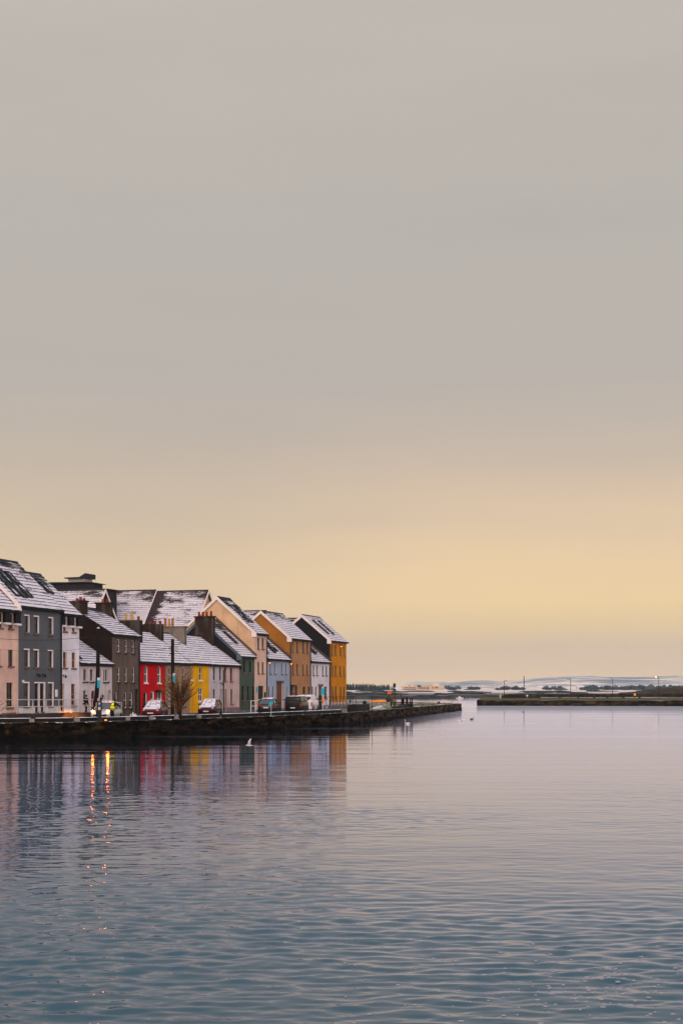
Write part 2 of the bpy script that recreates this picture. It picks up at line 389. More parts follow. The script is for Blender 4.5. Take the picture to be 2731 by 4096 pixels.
# raised entrance ramp in front of the left houses
mramp = render_wall('ramp_concrete', (.060,.040,.030), .5)
rp = MB()
for a, c in zip(us, us[1:]):
    if a >= 17: break
    za, zc = pav(a), pav(c)
    rp.face([FP(a, -2.3, za), FP(c, -2.3, zc), FP(c, .05, zc), FP(a, .05, za)], 1)
    rp.face([FP(a, -2.3, 1.5), FP(c, -2.3, 1.5), FP(c, -2.3, zc), FP(a, -2.3, za)], 0)
rp.face([FP(17, -2.3, 1.5), FP(17, .05, 1.5), FP(17, .05, pav(17)), FP(17, -2.3, pav(17))], 0)
tag(rp.build('entrance_ramp', [mramp, mpv]), 'raised concrete entrance ramp with stained side, under the white railing', 'ramp')
# lawn at the end of the quay
mg, t, b = base_mat('snowy_grass')
g1 = noise(t, pos(t), .35, 4, .6); g2 = noise(t, pos(t), 3, 3, .7)
gc = mix_n(t, maprange(t, g2, .35, .65, 0, 1), (.045,.052,.010), (.12,.12,.025))
fs = maprange(t, math_n(t, 'ADD', math_n(t, 'MULTIPLY', g1, .55), math_n(t, 'MULTIPLY', g2, .45)), .49, .57, 0, 1, True)
t.links.new(mix_n(t, fs, gc, (.62,.60,.58)), b.inputs['Base Color']); b.inputs['Roughness'].default_value = .95
b.inputs['Specular IOR Level'].default_value = .1
lw = MB()
fronte = [p_ + Vector((-.65, .4, 0)) for p_ in Q if p_.y > 178] + [e + Vector((-.8, -.2, 0)) for e in ends]
backe = [Vector((x_, 0, 0)) for x_ in ()]
n_l = len(fronte)
for i in range(n_l - 1):
    a, c = fronte[i], fronte[i+1]
    def bk(p_, k): return Vector((-1 - 3 * k, 205 + 68 * k, 0))
    ka, kc = i / (n_l - 1), (i + 1) / (n_l - 1)
    M_ = 14
    for j in range(M_):
        q = []
        for (p0, k0, s_) in ((a, ka, j / M_), (c, kc, j / M_), (c, kc, (j+1) / M_), (a, ka, (j+1) / M_)):
            v_ = p0.lerp(bk(p0, k0), s_); v_.z = 1.99 + .12 * min(1, s_*4) + .10 * mnoise.noise(Vector((v_.x*.3, v_.y*.3, 0))) * min(1, s_*6)
            q.append(v_)
        lw.face(q)
        if i == 0:
            e0, e1 = q[0], q[3]; out = Vector((-.9, -.6, 0))
            lw.face([e0, e1, e1 + out + Vector((0, 0, 1.70 - e1.z)), e0 + out + Vector((0, 0, 1.70 - e0.z))])
        if j == 0:
            lw.face([q[0], q[1], Vector((q[1].x, q[1].y, 1.6)), Vector((q[0].x, q[0].y, 1.6))])
structure(lw.build('lawn', mg))
tufts = MB()
for k in range(900):
    p0 = random.choice(fronte[: int(n_l*.9)]); s_ = random.random()**1.5
    v_ = p0.lerp(Vector((-2, 245, 0)), s_*.8); v_.z = 2.04
    for q in range(3):
        a = random.uniform(0, 6.28); h_ = random.uniform(.08, .26); w_ = .03
        dx, dy = math.cos(a), math.sin(a)
        tufts.face([v_ + Vector((dy*w_, -dx*w_, 0)), v_ + Vector((-dy*w_, dx*w_, 0)), v_ + Vector((dx*h_*.5, dy*h_*.5, h_))])
tag(tufts.build('grass', mat('rough_grass', (.06,.065,.014), .9, var=.5, sc=.5), recalc=False), 'rough green grass tufts on the snowy lawn beyond the amber house', 'grass', kind='stuff')
# ------------------------------------------------------------------ houses
def roof_mb(L, w, eave, ridge, ov=.25, x0=None, x1=None, course=.40, back=True, off=None):
    """stepped snowy courses on the front slope, plain back slope; local x along the street, y to the back"""
    m = MB(); x0 = -L/2 if x0 is None else x0; x1 = L/2 if x1 is None else x1
    y0, z0, y1, z1 = -ov, eave, w, ridge
    sl = math.hypot(y1 - y0, z1 - z0); n = max(4, int(sl / course)); dy, dz = (y1 - y0)/sl, (z1 - z0)/sl
    ny, nz = -dz, dy
    nx = max(3, int((x1 - x0) / .5))
    off = x0 * 1.7 + 50 * random.random() if off is None else off
    for i in range(n):
        a, b_ = sl*i/n, sl*(i+1)/n
        lf = .065 if course > .35 else .055
        A0 = (y0 + dy*a, z0 + dz*a); B_ = (y0 + dy*b_ + ny*.004, z0 + dz*b_ + nz*.004)
        hs_ = [lf * random.uniform(.75, 1.15) for _ in range(nx + 1)]
        for k in range(nx):
            xa, xb = x0 + (x1-x0)*k/nx, x0 + (x1-x0)*(k+1)/nx
            Pa, Pb = [(y0 + dy*a + ny*h_, z0 + dz*a + nz*h_) for h_ in (hs_[k], hs_[k+1])]
            m.face([(xa, *Pa), (xb, *Pb), (xb, *B_), (xa, *B_)], 0, [(xa+off, a), (xb+off, a), (xb+off, b_), (xa+off, b_)])
            m.face([(xa, *A0), (xb, *A0), (xb, *Pb), (xa, *Pa)], 0 if random.random() < .06 else 1, [(xa+off, a)]*4)
    m.sl = sl
    if back:
        yb = 2*w + ov
        m.face([(x0, w, ridge), (x1, w, ridge), (x1, yb, eave), (x0, yb, eave)], 0, [(x0, sl), (x1, sl), (x1, 0), (x0, 0)])
        th = .14
        m.face([(x0, y0, z0 - th), (x1, y0, z0 - th), (x1, w, ridge - th), (x0, w, ridge - th)], 1)
        m.face([(x0, yb, eave - th), (x1, yb, eave - th), (x1, w, ridge - th), (x0, w, ridge - th)], 1)
        m.face([(x0, y0, z0 - th), (x1, y0, z0 - th), (x1, y0, z0), (x0, y0, z0)], 1)
        for x in (x0, x1):
            m.face([(x, y0, z0 - th), (x, w, ridge - th), (x, w, ridge + .004), (x, y0, z0)], 1)
            m.face([(x, yb, eave - th), (x, w, ridge - th), (x, w, ridge), (x, yb, eave)], 1)
    # ridge tiles
    k = x0
    while k < x1 - .05:
        e = min(k + .42, x1)
        m.prism([(w - .14, ridge - .05), (w, ridge + .11), (w + .14, ridge - .05)], 'x', k + .01, e - .015, 1)
        k += .42
    return m
def arch_pts(x0, x1, z1, rise, n=8):
    c = (x0 + x1)/2; r = (x1 - x0)/2
    return [(c - r*math.cos(math.pi*k/n), z1 - rise + rise*math.sin(math.pi*k/n)) for k in range(n + 1)]
def facade(m, L, top, holes, depth, mw_=0, mr_=1):
    xs = sorted({-L/2 + .003, L/2 - .003} | {h[1] for h in holes} | {h[2] for h in holes})
    zs = sorted({0, top} | {h[3] for h in holes} | {h[4] for h in holes})
    for xa, xb in zip(xs, xs[1:]):
        for za, zb in zip(zs, zs[1:]):
            cx, cz = (xa+xb)/2, (za+zb)/2
            if any(h[1] < cx < h[2] and h[3] < cz < h[4] for h in holes): continue
            m.face([(xa, 0, za), (xb, 0, za), (xb, 0, zb), (xa, 0, zb)], mw_)
    for k, x0, x1, z0, z1 in holes:
        zt = z1
        if k.endswith('a'):
            rise = min(.36, (x1-x0)*.5); zt = z1 - rise; A = arch_pts(x0, x1, z1, rise)
            h = len(A)//2
            m.face([(x0, 0, z1)] + [(x, 0, z) for x, z in A[:h+1]], mw_)
            m.face([(x1, 0, z1)] + [(x, 0, z) for x, z in reversed(A[h:])], mw_)
            for p_, q in zip(A, A[1:]): m.face([(p_[0], 0, p_[1]), (q[0], 0, q[1]), (q[0], depth, q[1]), (p_[0], depth, p_[1])], mr_)
        else: m.face([(x0, 0, z1), (x1, 0, z1), (x1, depth, z1), (x0, depth, z1)], mr_)
        m.face([(x0, 0, z0), (x0, depth, z0), (x0, depth, zt), (x0, 0, zt)], mr_)
        m.face([(x1, 0, z0), (x1, depth, z0), (x1, depth, zt), (x1, 0, zt)], mr_)
        m.face([(x0, 0, z0), (x1, 0, z0), (x1, depth, z0), (x0, depth, z0)], mr_)
def make_window(root, h, depth, frame_m, sill_m, sash=True, glass=None, sill=True, surround=None):
    k, x0, x1, z0, z1 = h; fw = .055
    m = MB(); y0, y1 = depth - .06, depth
    m.box((x0, y0, z0), (x0 + fw, y1, z1)); m.box((x1 - fw, y0, z0), (x1, y1, z1))
    m.box((x0 + fw, y0, z0), (x1 - fw, y1, z0 + fw)); m.box((x0 + fw, y0, z1 - fw), (x1 - fw, y1, z1))
    if sash: zc = (z0 + z1)/2; m.box((x0 + fw, y0 - .012, zc - .03), (x1 - fw, y1 - .01, zc + .03))
    if x1 - x0 > .85: xc = (x0 + x1)/2; m.box((xc - .025, y0 + .004, z0 + fw), (xc + .025, y1 - .004, z1 - fw))
    f = m.build('window', frame_m, root)
    g = MB(); g.box((x0, depth - .02, z0), (x1, depth + .03, z1)); g.build('pane', glass or random.choice([glass_m, glass_m, curtain_m]), f)
    if sill:
        s_ = MB(); s_.box((x0 - .09, -.11, z0 - .13), (x1 + .09, .05, z0 - .002)); s_.build('sill', sill_m, f)
    return f
def make_door(root, h, depth, door_m, frame_m):
    k, x0, x1, z0, z1 = h
    m = MB(); m.box((x0, depth - .02, z0), (x1, depth + .03, z1))
    w_ = x1 - x0; zt = z0 + 2.0 if z1 - z0 > 2.15 else z1 - .02
    for za, zb in ((z0 + .15, z0 + .85), (z0 + 1.0, zt - .15)):
        for xa, xb in ((x0 + .08, x0 + w_*.46), (x0 + w_*.54, x1 - .08)): m.box((xa, depth - .035, za), (xb, depth - .018, zb))
    d = m.build('door', door_m, root)
    hn = MB(); hn.tube([(x1 - .1, depth - .03, z0 + 1.0), (x1 - .1, depth - .09, z0 + 1.0), (x1 - .2, depth - .09, z0 + 1.0)], .018, 6); hn.build('handle', grey_metal, d)
    return d
def make_chimney(root, x, y0, y1, zb, zt, m_, pots, cap=True, th=.62):
    """stack whose long side runs front to back"""
    m = MB(); m.box((x - th/2, y0, zb), (x + th/2, y1, zt))
    if cap: m.box((x - th/2 - .09, y0 - .09, zt), (x + th/2 + .09, y1 + .09, zt + .16))
    c = m.build('chimney', m_, root, bevel=.02)
    for f, (col_, h_) in pots:
        y = y0 + (y1 - y0)*f; p = MB(); z = zt + (.16 if cap else 0)
        p.lathe([(.15, 0), (.13, h_*.5), (.115, h_*.8), (.15, h_*.82), (.15, h_*.95), (.11, h_), (.09, h_ - .05)], (x, y, z), 10)
        p.build('chimney_pot', col_, c, smooth=False)
    return c
def make_skylight(root, w, eave, ridge, ov, x, s0, s1, width=.6):
    """roof window lying on the slope between slope fractions s0 and s1"""
    sl = math.hypot(w + ov, ridge - eave); dy, dz = (w + ov)/sl, (ridge - eave)/sl; ny, nz = -dz, dy
    def P(x_, s_, h_): return (x_, -ov + dy*sl*s_ + ny*h_, eave + dz*sl*s_ + nz*h_)
    def slab(m, xa, xb, sa, sb, h0, h1):
        q = [P(xa, sa, h0), P(xb, sa, h0), P(xb, sb, h0), P(xa, sb, h0), P(xa, sa, h1), P(xb, sa, h1), P(xb, sb, h1), P(xa, sb, h1)]
        i = len(m.v); m.v += q
        for f in ((0,3,2,1),(4,5,6,7),(0,1,5,4),(1,2,6,5),(2,3,7,6),(3,0,4,7)): m.f.append(tuple(i + k for k in f)); m.m.append(0)
    e = .09 / sl; m = MB()
    slab(m, x - width/2, x - width/2 + .09, s0, s1, 0, .17); slab(m, x + width/2 - .09, x + width/2, s0, s1, 0, .17)
    slab(m, x - width/2 + .09, x + width/2 - .09, s0, s0 + e, 0, .16); slab(m, x - width/2 + .09, x + width/2 - .09, s1 - e, s1, 0, .16)
    f = m.build('skylight', dark_metal, root)
    g = MB(); slab(g, x - width/2 + .09, x + width/2 - .09, s0 + e, s1 - e, .08, .12); g.build('pane', sky_glass, f)
sky_glass = patchy('roof_glass', (.015,.017,.02), (.6,.6,.64), .50, .60, .9, rough=.2)
TERRA = mat('terracotta', (.20,.028,.018), .8, var=.25); YPOT = mat('buff_clay', (.46,.25,.06), .8, var=.2); OPOT = mat('orange_clay', (.28,.10,.03), .8, var=.2)
CHBR = render_wall('chimney_render', (.030,.020,.015), .5); CHGR = render_wall('chimney_grey_render', (.20,.165,.135), .9)
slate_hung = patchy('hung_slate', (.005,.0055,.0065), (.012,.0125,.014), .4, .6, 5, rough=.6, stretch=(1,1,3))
def house(name, label, u0, u1, base, eave, w, ridge, wall_m, holes, reveal=None, depth=.2, frame=None, sill=None, gable=None, gables=(1, 1),
          door=None, cover=.75, barge=None, barge_sides=(0,), pots=(), gutter=True, pipe=None, sash=True, sills=True, skylights=(), ov=.25, course=.40, gov=(0, 0), plinth=None, frames_by=None, ridge_dark=.18):
    root = thing(name, label, 'house', FP((u0+u1)/2, 0, base), ANG, 'terraced houses along the quay')
    L = u1 - u0; top = eave - base - .10; rz = ridge - base; ez = eave - base
    hs = [(k, max(a - L/2, -L/2 + .06), min(c - L/2, L/2 - .06), z0, z1) for k, a, c, z0, z1 in holes]
    m = MB(); facade(m, L, top, hs, depth)
    yb = 2*w
    m.face([(-L/2, yb, 0), (L/2, yb, 0), (L/2, yb, top), (-L/2, yb, top)])
    for sx_, on in ((-1, gables[0]), (1, gables[1])):
        x = sx_*(L/2 - .003)
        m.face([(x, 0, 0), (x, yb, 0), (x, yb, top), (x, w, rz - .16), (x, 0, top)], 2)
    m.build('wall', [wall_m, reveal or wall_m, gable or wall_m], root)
    fm = frame or white_pt; sm = sill or stone_sill
    for i, h in enumerate(hs):
        if h[0][0] == 'w': make_window(root, h, depth, (frames_by or {}).get(i, fm), sm, sash, sill=sills)
        else:
            dm = door if not isinstance(door, dict) else door.get(i, door['d'])
            make_door(root, h, depth, dm or dark_metal, fm)
    rm = roof_mb(L, w, ez, rz, ov, -L/2 - gov[0] + .004, L/2 + gov[1] - .004, course)
    rf = rm.build('roof', [snow_roof('snow_' + name, cover, rm.sl, ridge=ridge_dark), slate_m], root)
    if gutter:
        g = MB(); g.prism([(-ov - .10, ez - .02), (-ov + .02, ez - .02), (-ov, ez - .13), (-ov - .08, ez - .13)], 'x', -L/2 - gov[0] + .01, L/2 + gov[1] - .01)
        g.box((-L/2 + .02, -ov + .03, ez - .22), (L/2 - .02, -.003, ez - .15))
        g.build('gutter', dark_metal, root)
    if pipe is not None:
        for x in pipe:
            p = MB(); xx = x - L/2
            p.tube([(xx, -ov - .04, ez - .1), (xx, -ov - .04, ez - .28), (xx, -.09, ez - .62), (xx, -.09, .05)], .055, 8); p.build('downpipe', dark_metal, root)
    if barge:
        for sd in barge_sides:
            x = (-L/2 - gov[0] - .03) if sd == 0 else (L/2 + gov[1] - .02)
            for (ya, za, yc, zc) in ((-ov - .05, ez - .02, w, rz), (2*w + ov + .05, ez - .02, w, rz)):
                bb = MB(); d = .34
                bb.prism([(ya, za - d*.9), (yc, zc - d), (yc, zc + .07), (ya, za + .05)], 'x', x, x + .05); bb.build('barge_board', barge, root)
            sb = MB(); sb.prism([(-ov - .05, ez - .42), (.30, ez - .42), (.30, ez + .22), (-ov - .05, ez - .1)], 'x', x - .012, x + .16); sb.build('soffit_box', barge, root)
    if plinth:
        p = MB(); segs = [-L/2 + .004] ; ds = sorted((h[1], h[2]) for h in hs if h[0][0] == 'd'); 
        for a, c in ds: segs += [a, c]
        segs.append(L/2 - .004)
        for a, c in zip(segs[::2], segs[1::2]):
            if c - a > .05: p.box((a, -.04, -.2), (c, -.003, .42))
        p.build('plinth', plinth, root)
    for s_ in skylights: make_skylight(root, w, ez, rz, ov, *s_)
    return root, L, ez, rz
WIN = {
'pink': [('w', 8.31, 9.0, 6.6, 7.72), ('w', 6.8, 7.4, 6.6, 7.72), ('w', 8.28, 9.01, 3.65, 4.93), ('w', 6.73, 7.16, 3.65, 4.93), ('w', 8.01, 8.94, 0.42, 2.36)],
'grey': [('w', 0.96, 1.63, 6.43, 7.75), ('w', 2.45, 3.18, 6.43, 7.75), ('w', 4.87, 5.55, 6.43, 7.75), ('w', 0.93, 1.63, 3.69, 5.03), ('w', 2.45, 3.17, 3.69, 5.03), ('w', 4.83, 5.54, 3.69, 5.03), ('w', 0.82, 1.63, 0.5, 2.37), ('d', 2.59, 3.29, 0.05, 2.37), ('d', 3.51, 4.21, 0.05, 2.37), ('w', 4.83, 5.6, 0.5, 2.37)],
'narrow': [('w', 0.4, 1.02, 6.85, 7.92), ('w', 1.96, 2.58, 6.85, 7.92), ('w', 0.35, 1.02, 3.78, 5.1), ('w', 1.91, 2.58, 3.78, 5.1), ('d', -0.03, 0.54, 0.05, 2.43), ('w', 1.79, 2.54, 0.6, 2.43)],
'low': [('w', 0.73, 1.48, 2.99, 4.12), ('w', 1.97, 2.68, 2.99, 4.12), ('w', 4.6, 5.52, 2.99, 4.12), ('w', 0.73, 1.41, 1.14, 2.24), ('da', 2.23, 2.95, 0.05, 2.24), ('wa', 3.92, 4.87, 0.8, 1.85), ('da', 5.33, 6.16, 0.05, 2.24)],
'brown': [('w', 1.04, 1.64, 5.79, 6.97), ('w', 2.61, 3.16, 5.79, 6.97), ('w', 4.12, 4.67, 5.79, 6.97), ('w', 1.1, 1.64, 3.08, 4.46), ('w', 2.65, 3.16, 3.08, 4.46), ('w', 4.22, 4.72, 3.08, 4.46), ('w', 0.39, 1.07, 0.68, 2.14), ('w', 2.46, 3.04, 0.68, 2.14), ('w', 3.6, 4.27, 0.68, 2.14), ('d', 4.87, 5.47, 0.05, 2.44)],
'red': [('wa', 1.12, 1.85, 3.04, 4.68), ('wa', 4.15, 4.88, 3.04, 4.68), ('da', 0.92, 1.7, 0.05, 2.19), ('w', 2.56, 3.3, 0.75, 2.19), ('w', 3.83, 5.12, 0.75, 2.19)],
'tan': [('w', 0.79, 1.4, 3.13, 4.61), ('w', 4.17, 4.82, 3.13, 4.61), ('w', 0.71, 1.56, 0.71, 2.22), ('d', 2.42, 3.13, 0.03, 2.22), ('w', 4.33, 5.07, 0.71, 2.22)],
'yellow': [('w', 0.12, 0.7, 3.37, 4.76), ('w', 2.31, 3.03, 3.37, 4.76), ('d', 0.23, 0.9, 0.05, 2.55), ('w', 2.08, 3.2, 1.19, 2.55)],
'lilac': [('w', 1.07, 1.7, 3.37, 4.81), ('w', 2.85, 3.44, 3.37, 4.81), ('w', 1.07, 1.7, 0.96, 2.45), ('d', 2.98, 3.81, 0.05, 2.45)],
'rose': [('w', 0.36, 0.97, 3.3, 4.75), ('w', 2.04, 2.76, 3.3, 4.75), ('d', 0.5, 1.05, 0.05, 2.42), ('w', 2.18, 2.83, 0.8, 2.42)],
'green': [('w', 1.15, 1.8, 4.29, 5.56), ('w', 2.95, 3.67, 4.29, 5.56), ('w', 0.64, 1.34, 1.14, 2.73), ('w', 2.41, 3.04, 1.14, 2.73), ('w', 4.04, 4.63, 0.72, 2.73)],
'cream': [('w', 0.99, 1.61, 7.04, 8.31), ('w', 2.45, 3.09, 7.04, 8.31), ('w', 1.03, 1.63, 4.2, 5.5), ('w', 2.45, 3.09, 4.2, 5.5), ('d', 1.18, 3.05, 0.05, 2.73)],
'blue': [('w', 1.11, 1.52, 4.14, 5.45), ('w', 2.65, 3.11, 4.14, 5.45), ('w', 5.15, 5.64, 4.14, 5.45), ('w', 6.61, 7.1, 4.14, 5.45), ('w', 0.51, 1.05, 1.12, 2.62), ('w', 2.03, 2.53, 1.12, 2.62), ('d', 3.42, 5.64, -0.16, 3.09), ('w', 5.76, 6.19, 1.12, 2.62), ('w', 7.24, 7.7, 1.12, 2.62)],
'ochre': [('w', 0.86, 1.39, 6.85, 8.14), ('w', 2.62, 3.16, 6.85, 8.14), ('w', 4.87, 5.49, 6.85, 8.14), ('w', 6.59, 7.16, 6.85, 8.14), ('w', 0.9, 1.46, 4.04, 5.33), ('w', 2.62, 3.22, 4.04, 5.33), ('w', 4.94, 5.54, 4.04, 5.33), ('w', 6.59, 7.16, 4.04, 5.33), ('d', 0.33, 1.39, 0.05, 2.53), ('w', 1.97, 3.01, 1.06, 2.53), ('w', 5.05, 6.1, 1.06, 2.53), ('w', 7.16, 7.93, 1.06, 2.53)],
'white': [('w', 1.05, 1.58, 4.02, 5.3), ('w', 2.56, 3.1, 4.02, 5.3), ('w', 5.01, 5.57, 4.02, 5.3), ('w', 6.52, 7.14, 4.02, 5.3), ('w', 0.54, 1.16, 0.97, 2.54), ('w', 2.05, 2.59, 0.97, 2.54), ('d', 3.51, 4.85, 0.05, 2.54), ('w', 5.86, 6.96, 0.97, 2.54)],
'amber': [('w', 1.01, 1.59, 6.86, 8.15), ('w', 2.43, 3.05, 6.86, 8.15), ('w', 4.68, 5.25, 6.86, 8.15), ('w', 6.44, 6.92, 6.86, 8.15), ('w', 1.01, 1.59, 4.04, 5.37), ('w', 2.43, 3.07, 4.04, 5.37), ('w', 4.62, 5.33, 4.04, 5.37), ('w', 6.39, 6.92, 4.04, 5.37), ('w', 1.01, 1.67, 0.99, 2.55), ('w', 2.48, 3.2, 0.99, 2.55), ('w', 4.73, 5.46, 0.99, 2.55), ('w', 6.39, 7.05, 0.99, 2.55)],
}
def W_(n, *extra): return list(WIN[n]) + list(extra)
white_fr = white_pt; dark_fr = mat('dark_frame', (.03,.022,.02), .5); red_fr = mat('maroon_frame', (.09,.015,.02), .5); amber_fr = mat('orange_wood', (.55,.20,.02), .5, var=.2)
brown_wood = patchy('brown_door_wood', (.10,.035,.012), (.17,.065,.022), .35, .65, 1.5, stretch=(6,6,.4), rough=.6)
pale_door = mat('pale_door', (.40,.36,.34), .6); maroon = mat('maroon_door', (.10,.006,.022), .5); black_door = mat('black_door', (.010,.009,.009), .5)
white_rev = mat('white_reveal', (.78,.72,.70), .85, var=.05)
barge_w = mat('barge_board_white', (.72,.64,.58), .7, var=.06)
barge_d = mat('dark_coping', (.075,.060,.050), .85, var=.3)
barge_b = mat('blue_grey_coping', (.07,.09,.12), .7, var=.2)

# eaves pockets of the first and third houses: slate boxes with pale ledges between the top windows
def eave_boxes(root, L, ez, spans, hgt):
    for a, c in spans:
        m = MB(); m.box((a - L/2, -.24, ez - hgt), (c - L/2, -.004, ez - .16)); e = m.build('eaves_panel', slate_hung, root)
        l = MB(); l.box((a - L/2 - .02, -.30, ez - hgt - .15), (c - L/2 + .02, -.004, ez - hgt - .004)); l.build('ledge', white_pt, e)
gk = dict(course=.40)
h1 = house('terrace_house', 'pale pink house at the end of the row, cut by the photo edge', -7, 2.84, 2.42, 10.44, 4.1, 14.35, render_wall('pink_render', (.74,.50,.39), .1), W_('pink', ('w', 4.6, 5.3, 3.65, 4.93), ('w', 4.3, 5.2, .42, 2.36), ('w', 2.2, 3.0, 3.65, 4.93)),
           depth=.16, frame=dark_fr, cover=.80, sill=stone_sill)
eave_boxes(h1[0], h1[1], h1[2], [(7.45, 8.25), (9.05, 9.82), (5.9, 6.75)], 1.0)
h2 = house('terrace_house', 'tall dark grey three storey house with white window surrounds', 2.84, 9.84, 2.38, 10.85, 4.1, 14.98, render_wall('slate_grey_render', (.110,.122,.130), .15), W_('grey'),
           reveal=white_rev, depth=.15, frame=dark_fr, door=black_door, cover=.70, barge=barge_w, barge_sides=(0,), gov=(.12, .02), pipe=(6.93,), plinth=mat('pale_plinth', (.62,.60,.58), .9),
           skylights=[(-2.5, .20, .44, .75), (-2.5, .46, .72, .75), (-1.5, .18, .44, .75), (-1.5, .46, .74, .75), (-.5, .20, .46, .75), (-.5, .48, .72, .75)])
for h_ in WIN['grey']:
    x0, x1, z0, z1 = h_[1] - 3.5, h_[2] - 3.5, h_[3], h_[4]; m = MB()
    m.box((x0 - .09, -.025, z1), (x1 + .09, -.003, z1 + .10)); m.box((x1, -.025, z0), (x1 + .08, -.003, z1 - .001))
    m.build('window_surround', white_rev, h2[0])
h3 = house('terrace_house', 'narrow white three storey house with orange door and window frames', 9.84, 13.1, 2.3, 10.6, 3.75, 14.2, render_wall('white_render', (.80,.76,.79), .12), W_('narrow'),
           depth=.16, frame=amber_fr, door=amber_fr, cover=.74, skylights=[(-1.0, .48, .76, .6), (-.1, .48, .76, .6)], gov=(0, .12), ridge_dark=.25)
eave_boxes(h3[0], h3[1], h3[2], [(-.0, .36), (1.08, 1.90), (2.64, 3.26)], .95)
h4 = house('terrace_house', 'low off-white cottage with arched doorways below the brown gable', 13.1, 19.41, 1.95, 6.5, 4.6, 9.6, render_wall('offwhite_render', (.66,.58,.56), .2), W_('low'),
           depth=.14, frame=white_fr, sill=dark_fr, door={'d': maroon, 6: pale_door}, cover=.86, sash=False, skylights=[(-2.6, .10, .34, .8)])
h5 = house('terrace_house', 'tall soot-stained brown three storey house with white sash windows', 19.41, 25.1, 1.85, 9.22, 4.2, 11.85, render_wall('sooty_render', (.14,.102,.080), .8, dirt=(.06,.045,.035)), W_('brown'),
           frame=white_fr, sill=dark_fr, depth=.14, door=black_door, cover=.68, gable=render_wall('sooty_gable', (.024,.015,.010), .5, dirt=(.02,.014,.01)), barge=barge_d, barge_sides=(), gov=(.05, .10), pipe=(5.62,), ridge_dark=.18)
make_chimney(h5[0], -h5[1]/2 + .36, 2.75, 3.9, 8.0, 10.35, CHBR, [(.2, (TERRA, .22)), (.5, (TERRA, .3)), (.8, (TERRA, .22))])
make_chimney(h5[0], h5[1]/2 + .1, 2.9, 4.4, 8.0, 10.5, CHBR, [(.3, (TERRA, .3)), (.6, (OPOT, .32))])
CK = dict(cover=.93, course=.42, ridge_dark=.02)
h6 = house('terrace_house', 'bright red two storey cottage with white arched window surrounds', 25.1, 31.11, 1.85, 6.86, 4.5, 10.15, render_wall('red_render', (.56,.008,.013), .12, dirt=(.20,.005,.01)), W_('red'),
           reveal=white_rev, depth=.13, frame=white_fr, sill=white_rev, door=black_door, gutter=True, **CK)
m = MB(); m.box((3.6 - 3, -.45, 2.26), (5.35 - 3, -.003, 2.36)); m.box((3.72 - 3, -.36, 2.14), (5.23 - 3, -.004, 2.255)); m.build('canopy', dark_fr, h6[0])
h7 = house('terrace_house', 'plain tan cottage between the red and the yellow one', 31.11, 37.34, 1.85, 6.88, 4.5, 10.17, render_wall('tan_render', (.36,.235,.135), .35), W_('tan'), depth=.12, frame=white_fr, door=mat('dusty_door', (.10,.05,.04), .7), **CK)
h8 = house('terrace_house', 'bright yellow two storey cottage behind the bare shrub', 37.34, 42.37, 1.85, 6.92, 4.5, 10.2, render_wall('yellow_render', (.84,.42,.006), .10, dirt=(.5,.22,.01)), W_('yellow'), depth=.14, frame=white_fr, sill=white_rev, door=mat('yellow_door', (.6,.3,.01), .6), **CK)
h9 = house('terrace_house', 'pale lilac-white cottage with a black downpipe, next to the yellow one', 42.37, 46.35, 1.85, 6.90, 4.5, 10.18, render_wall('lilac_render', (.58,.52,.54), .2), W_('lilac'), depth=.14, frame=mat('taupe_frame', (.25,.19,.16), .6), sill=mat('pale_sill', (.5,.45,.46), .8), door=pale_door, pipe=(3.93,), **CK)
h10 = house('terrace_house', 'dusty pink cottage with a mauve base beside the green house', 46.35, 51.23, 1.88, 6.90, 4.5, 10.2, render_wall('rose_render', (.62,.45,.41), .15), W_('rose'), depth=.16, frame=mat('mauve_frame', (.16,.08,.075), .6), sill=mat('mauve_sill', (.22,.10,.09), .8), door=mat('mauve_door', (.25,.15,.13), .6),
            plinth=mat('mauve_plinth', (.22,.13,.14), .9), barge=barge_d, barge_sides=(1,), gov=(0, .0), **CK)
# shared party wall stacks, each kept with the cottage on its left
make_chimney(h6[0], h6[1]/2, 2.6, 4.9, 6.2, 9.25, CHBR, [(.12, (TERRA, .38)), (.42, (YPOT, .75)), (.72, (YPOT, .62))], cap=False, th=.75)
make_chimney(h7[0], h7[1]/2, 3.1, 5.2, 6.4, 9.15, CHBR, [(.12, (TERRA, .3)), (.4, (TERRA, .3)), (.65, (TERRA, .3))], cap=False, th=.66)
make_chimney(h8[0], h8[1]/2, 2.7, 5.4, 6.2, 9.0, CHGR, [(.55, (OPOT, .85)), (.70, (YPOT, .80)), (.86, (OPOT, .85))], cap=True, th=.66)
make_chimney(h10[0], h10[1]/2 - .36, 2.9, 5.1, 6.6, 10.45, CHBR, [(.16, (TERRA, .55)), (.40, (TERRA, .5)), (.60, (TERRA, .5)), (.82, (TERRA, .5))], cap=True, th=.75)
h11 = house('terrace_house', 'dark green house between the dusty pink cottage and the cream tower', 51.23, 56.01, 1.9, 7.95, 4.65, 12.25, render_wall('green_render', (.075,.105,.075), .3, dirt=(.03,.05,.03)), W_('green'), depth=.14, frame=dark_fr, cover=.68,
            gable=slate_hung, barge=barge_b, barge_sides=(0,), gov=(.1, 0), skylights=[(.35, .34, .66, .75)], ridge_dark=.18)
m = MB(); m.box((-1.35, 3.9, 10.0 - 1.9), (-1.05, 4.3, 12.2 - 1.9)); m.build('flue_box', white_pt, h11[0])
m = MB(); m.prism([(-.3, 6.15), (4.65, 10.5), (4.65, 10.72), (-.3, 6.4)], 'x', 2.39 - .16, 2.39); m.build('coping', barge_d, h11[0])
pk = dict(barge=barge_w, barge_sides=(0,), gov=(.16, .05), course=.40)
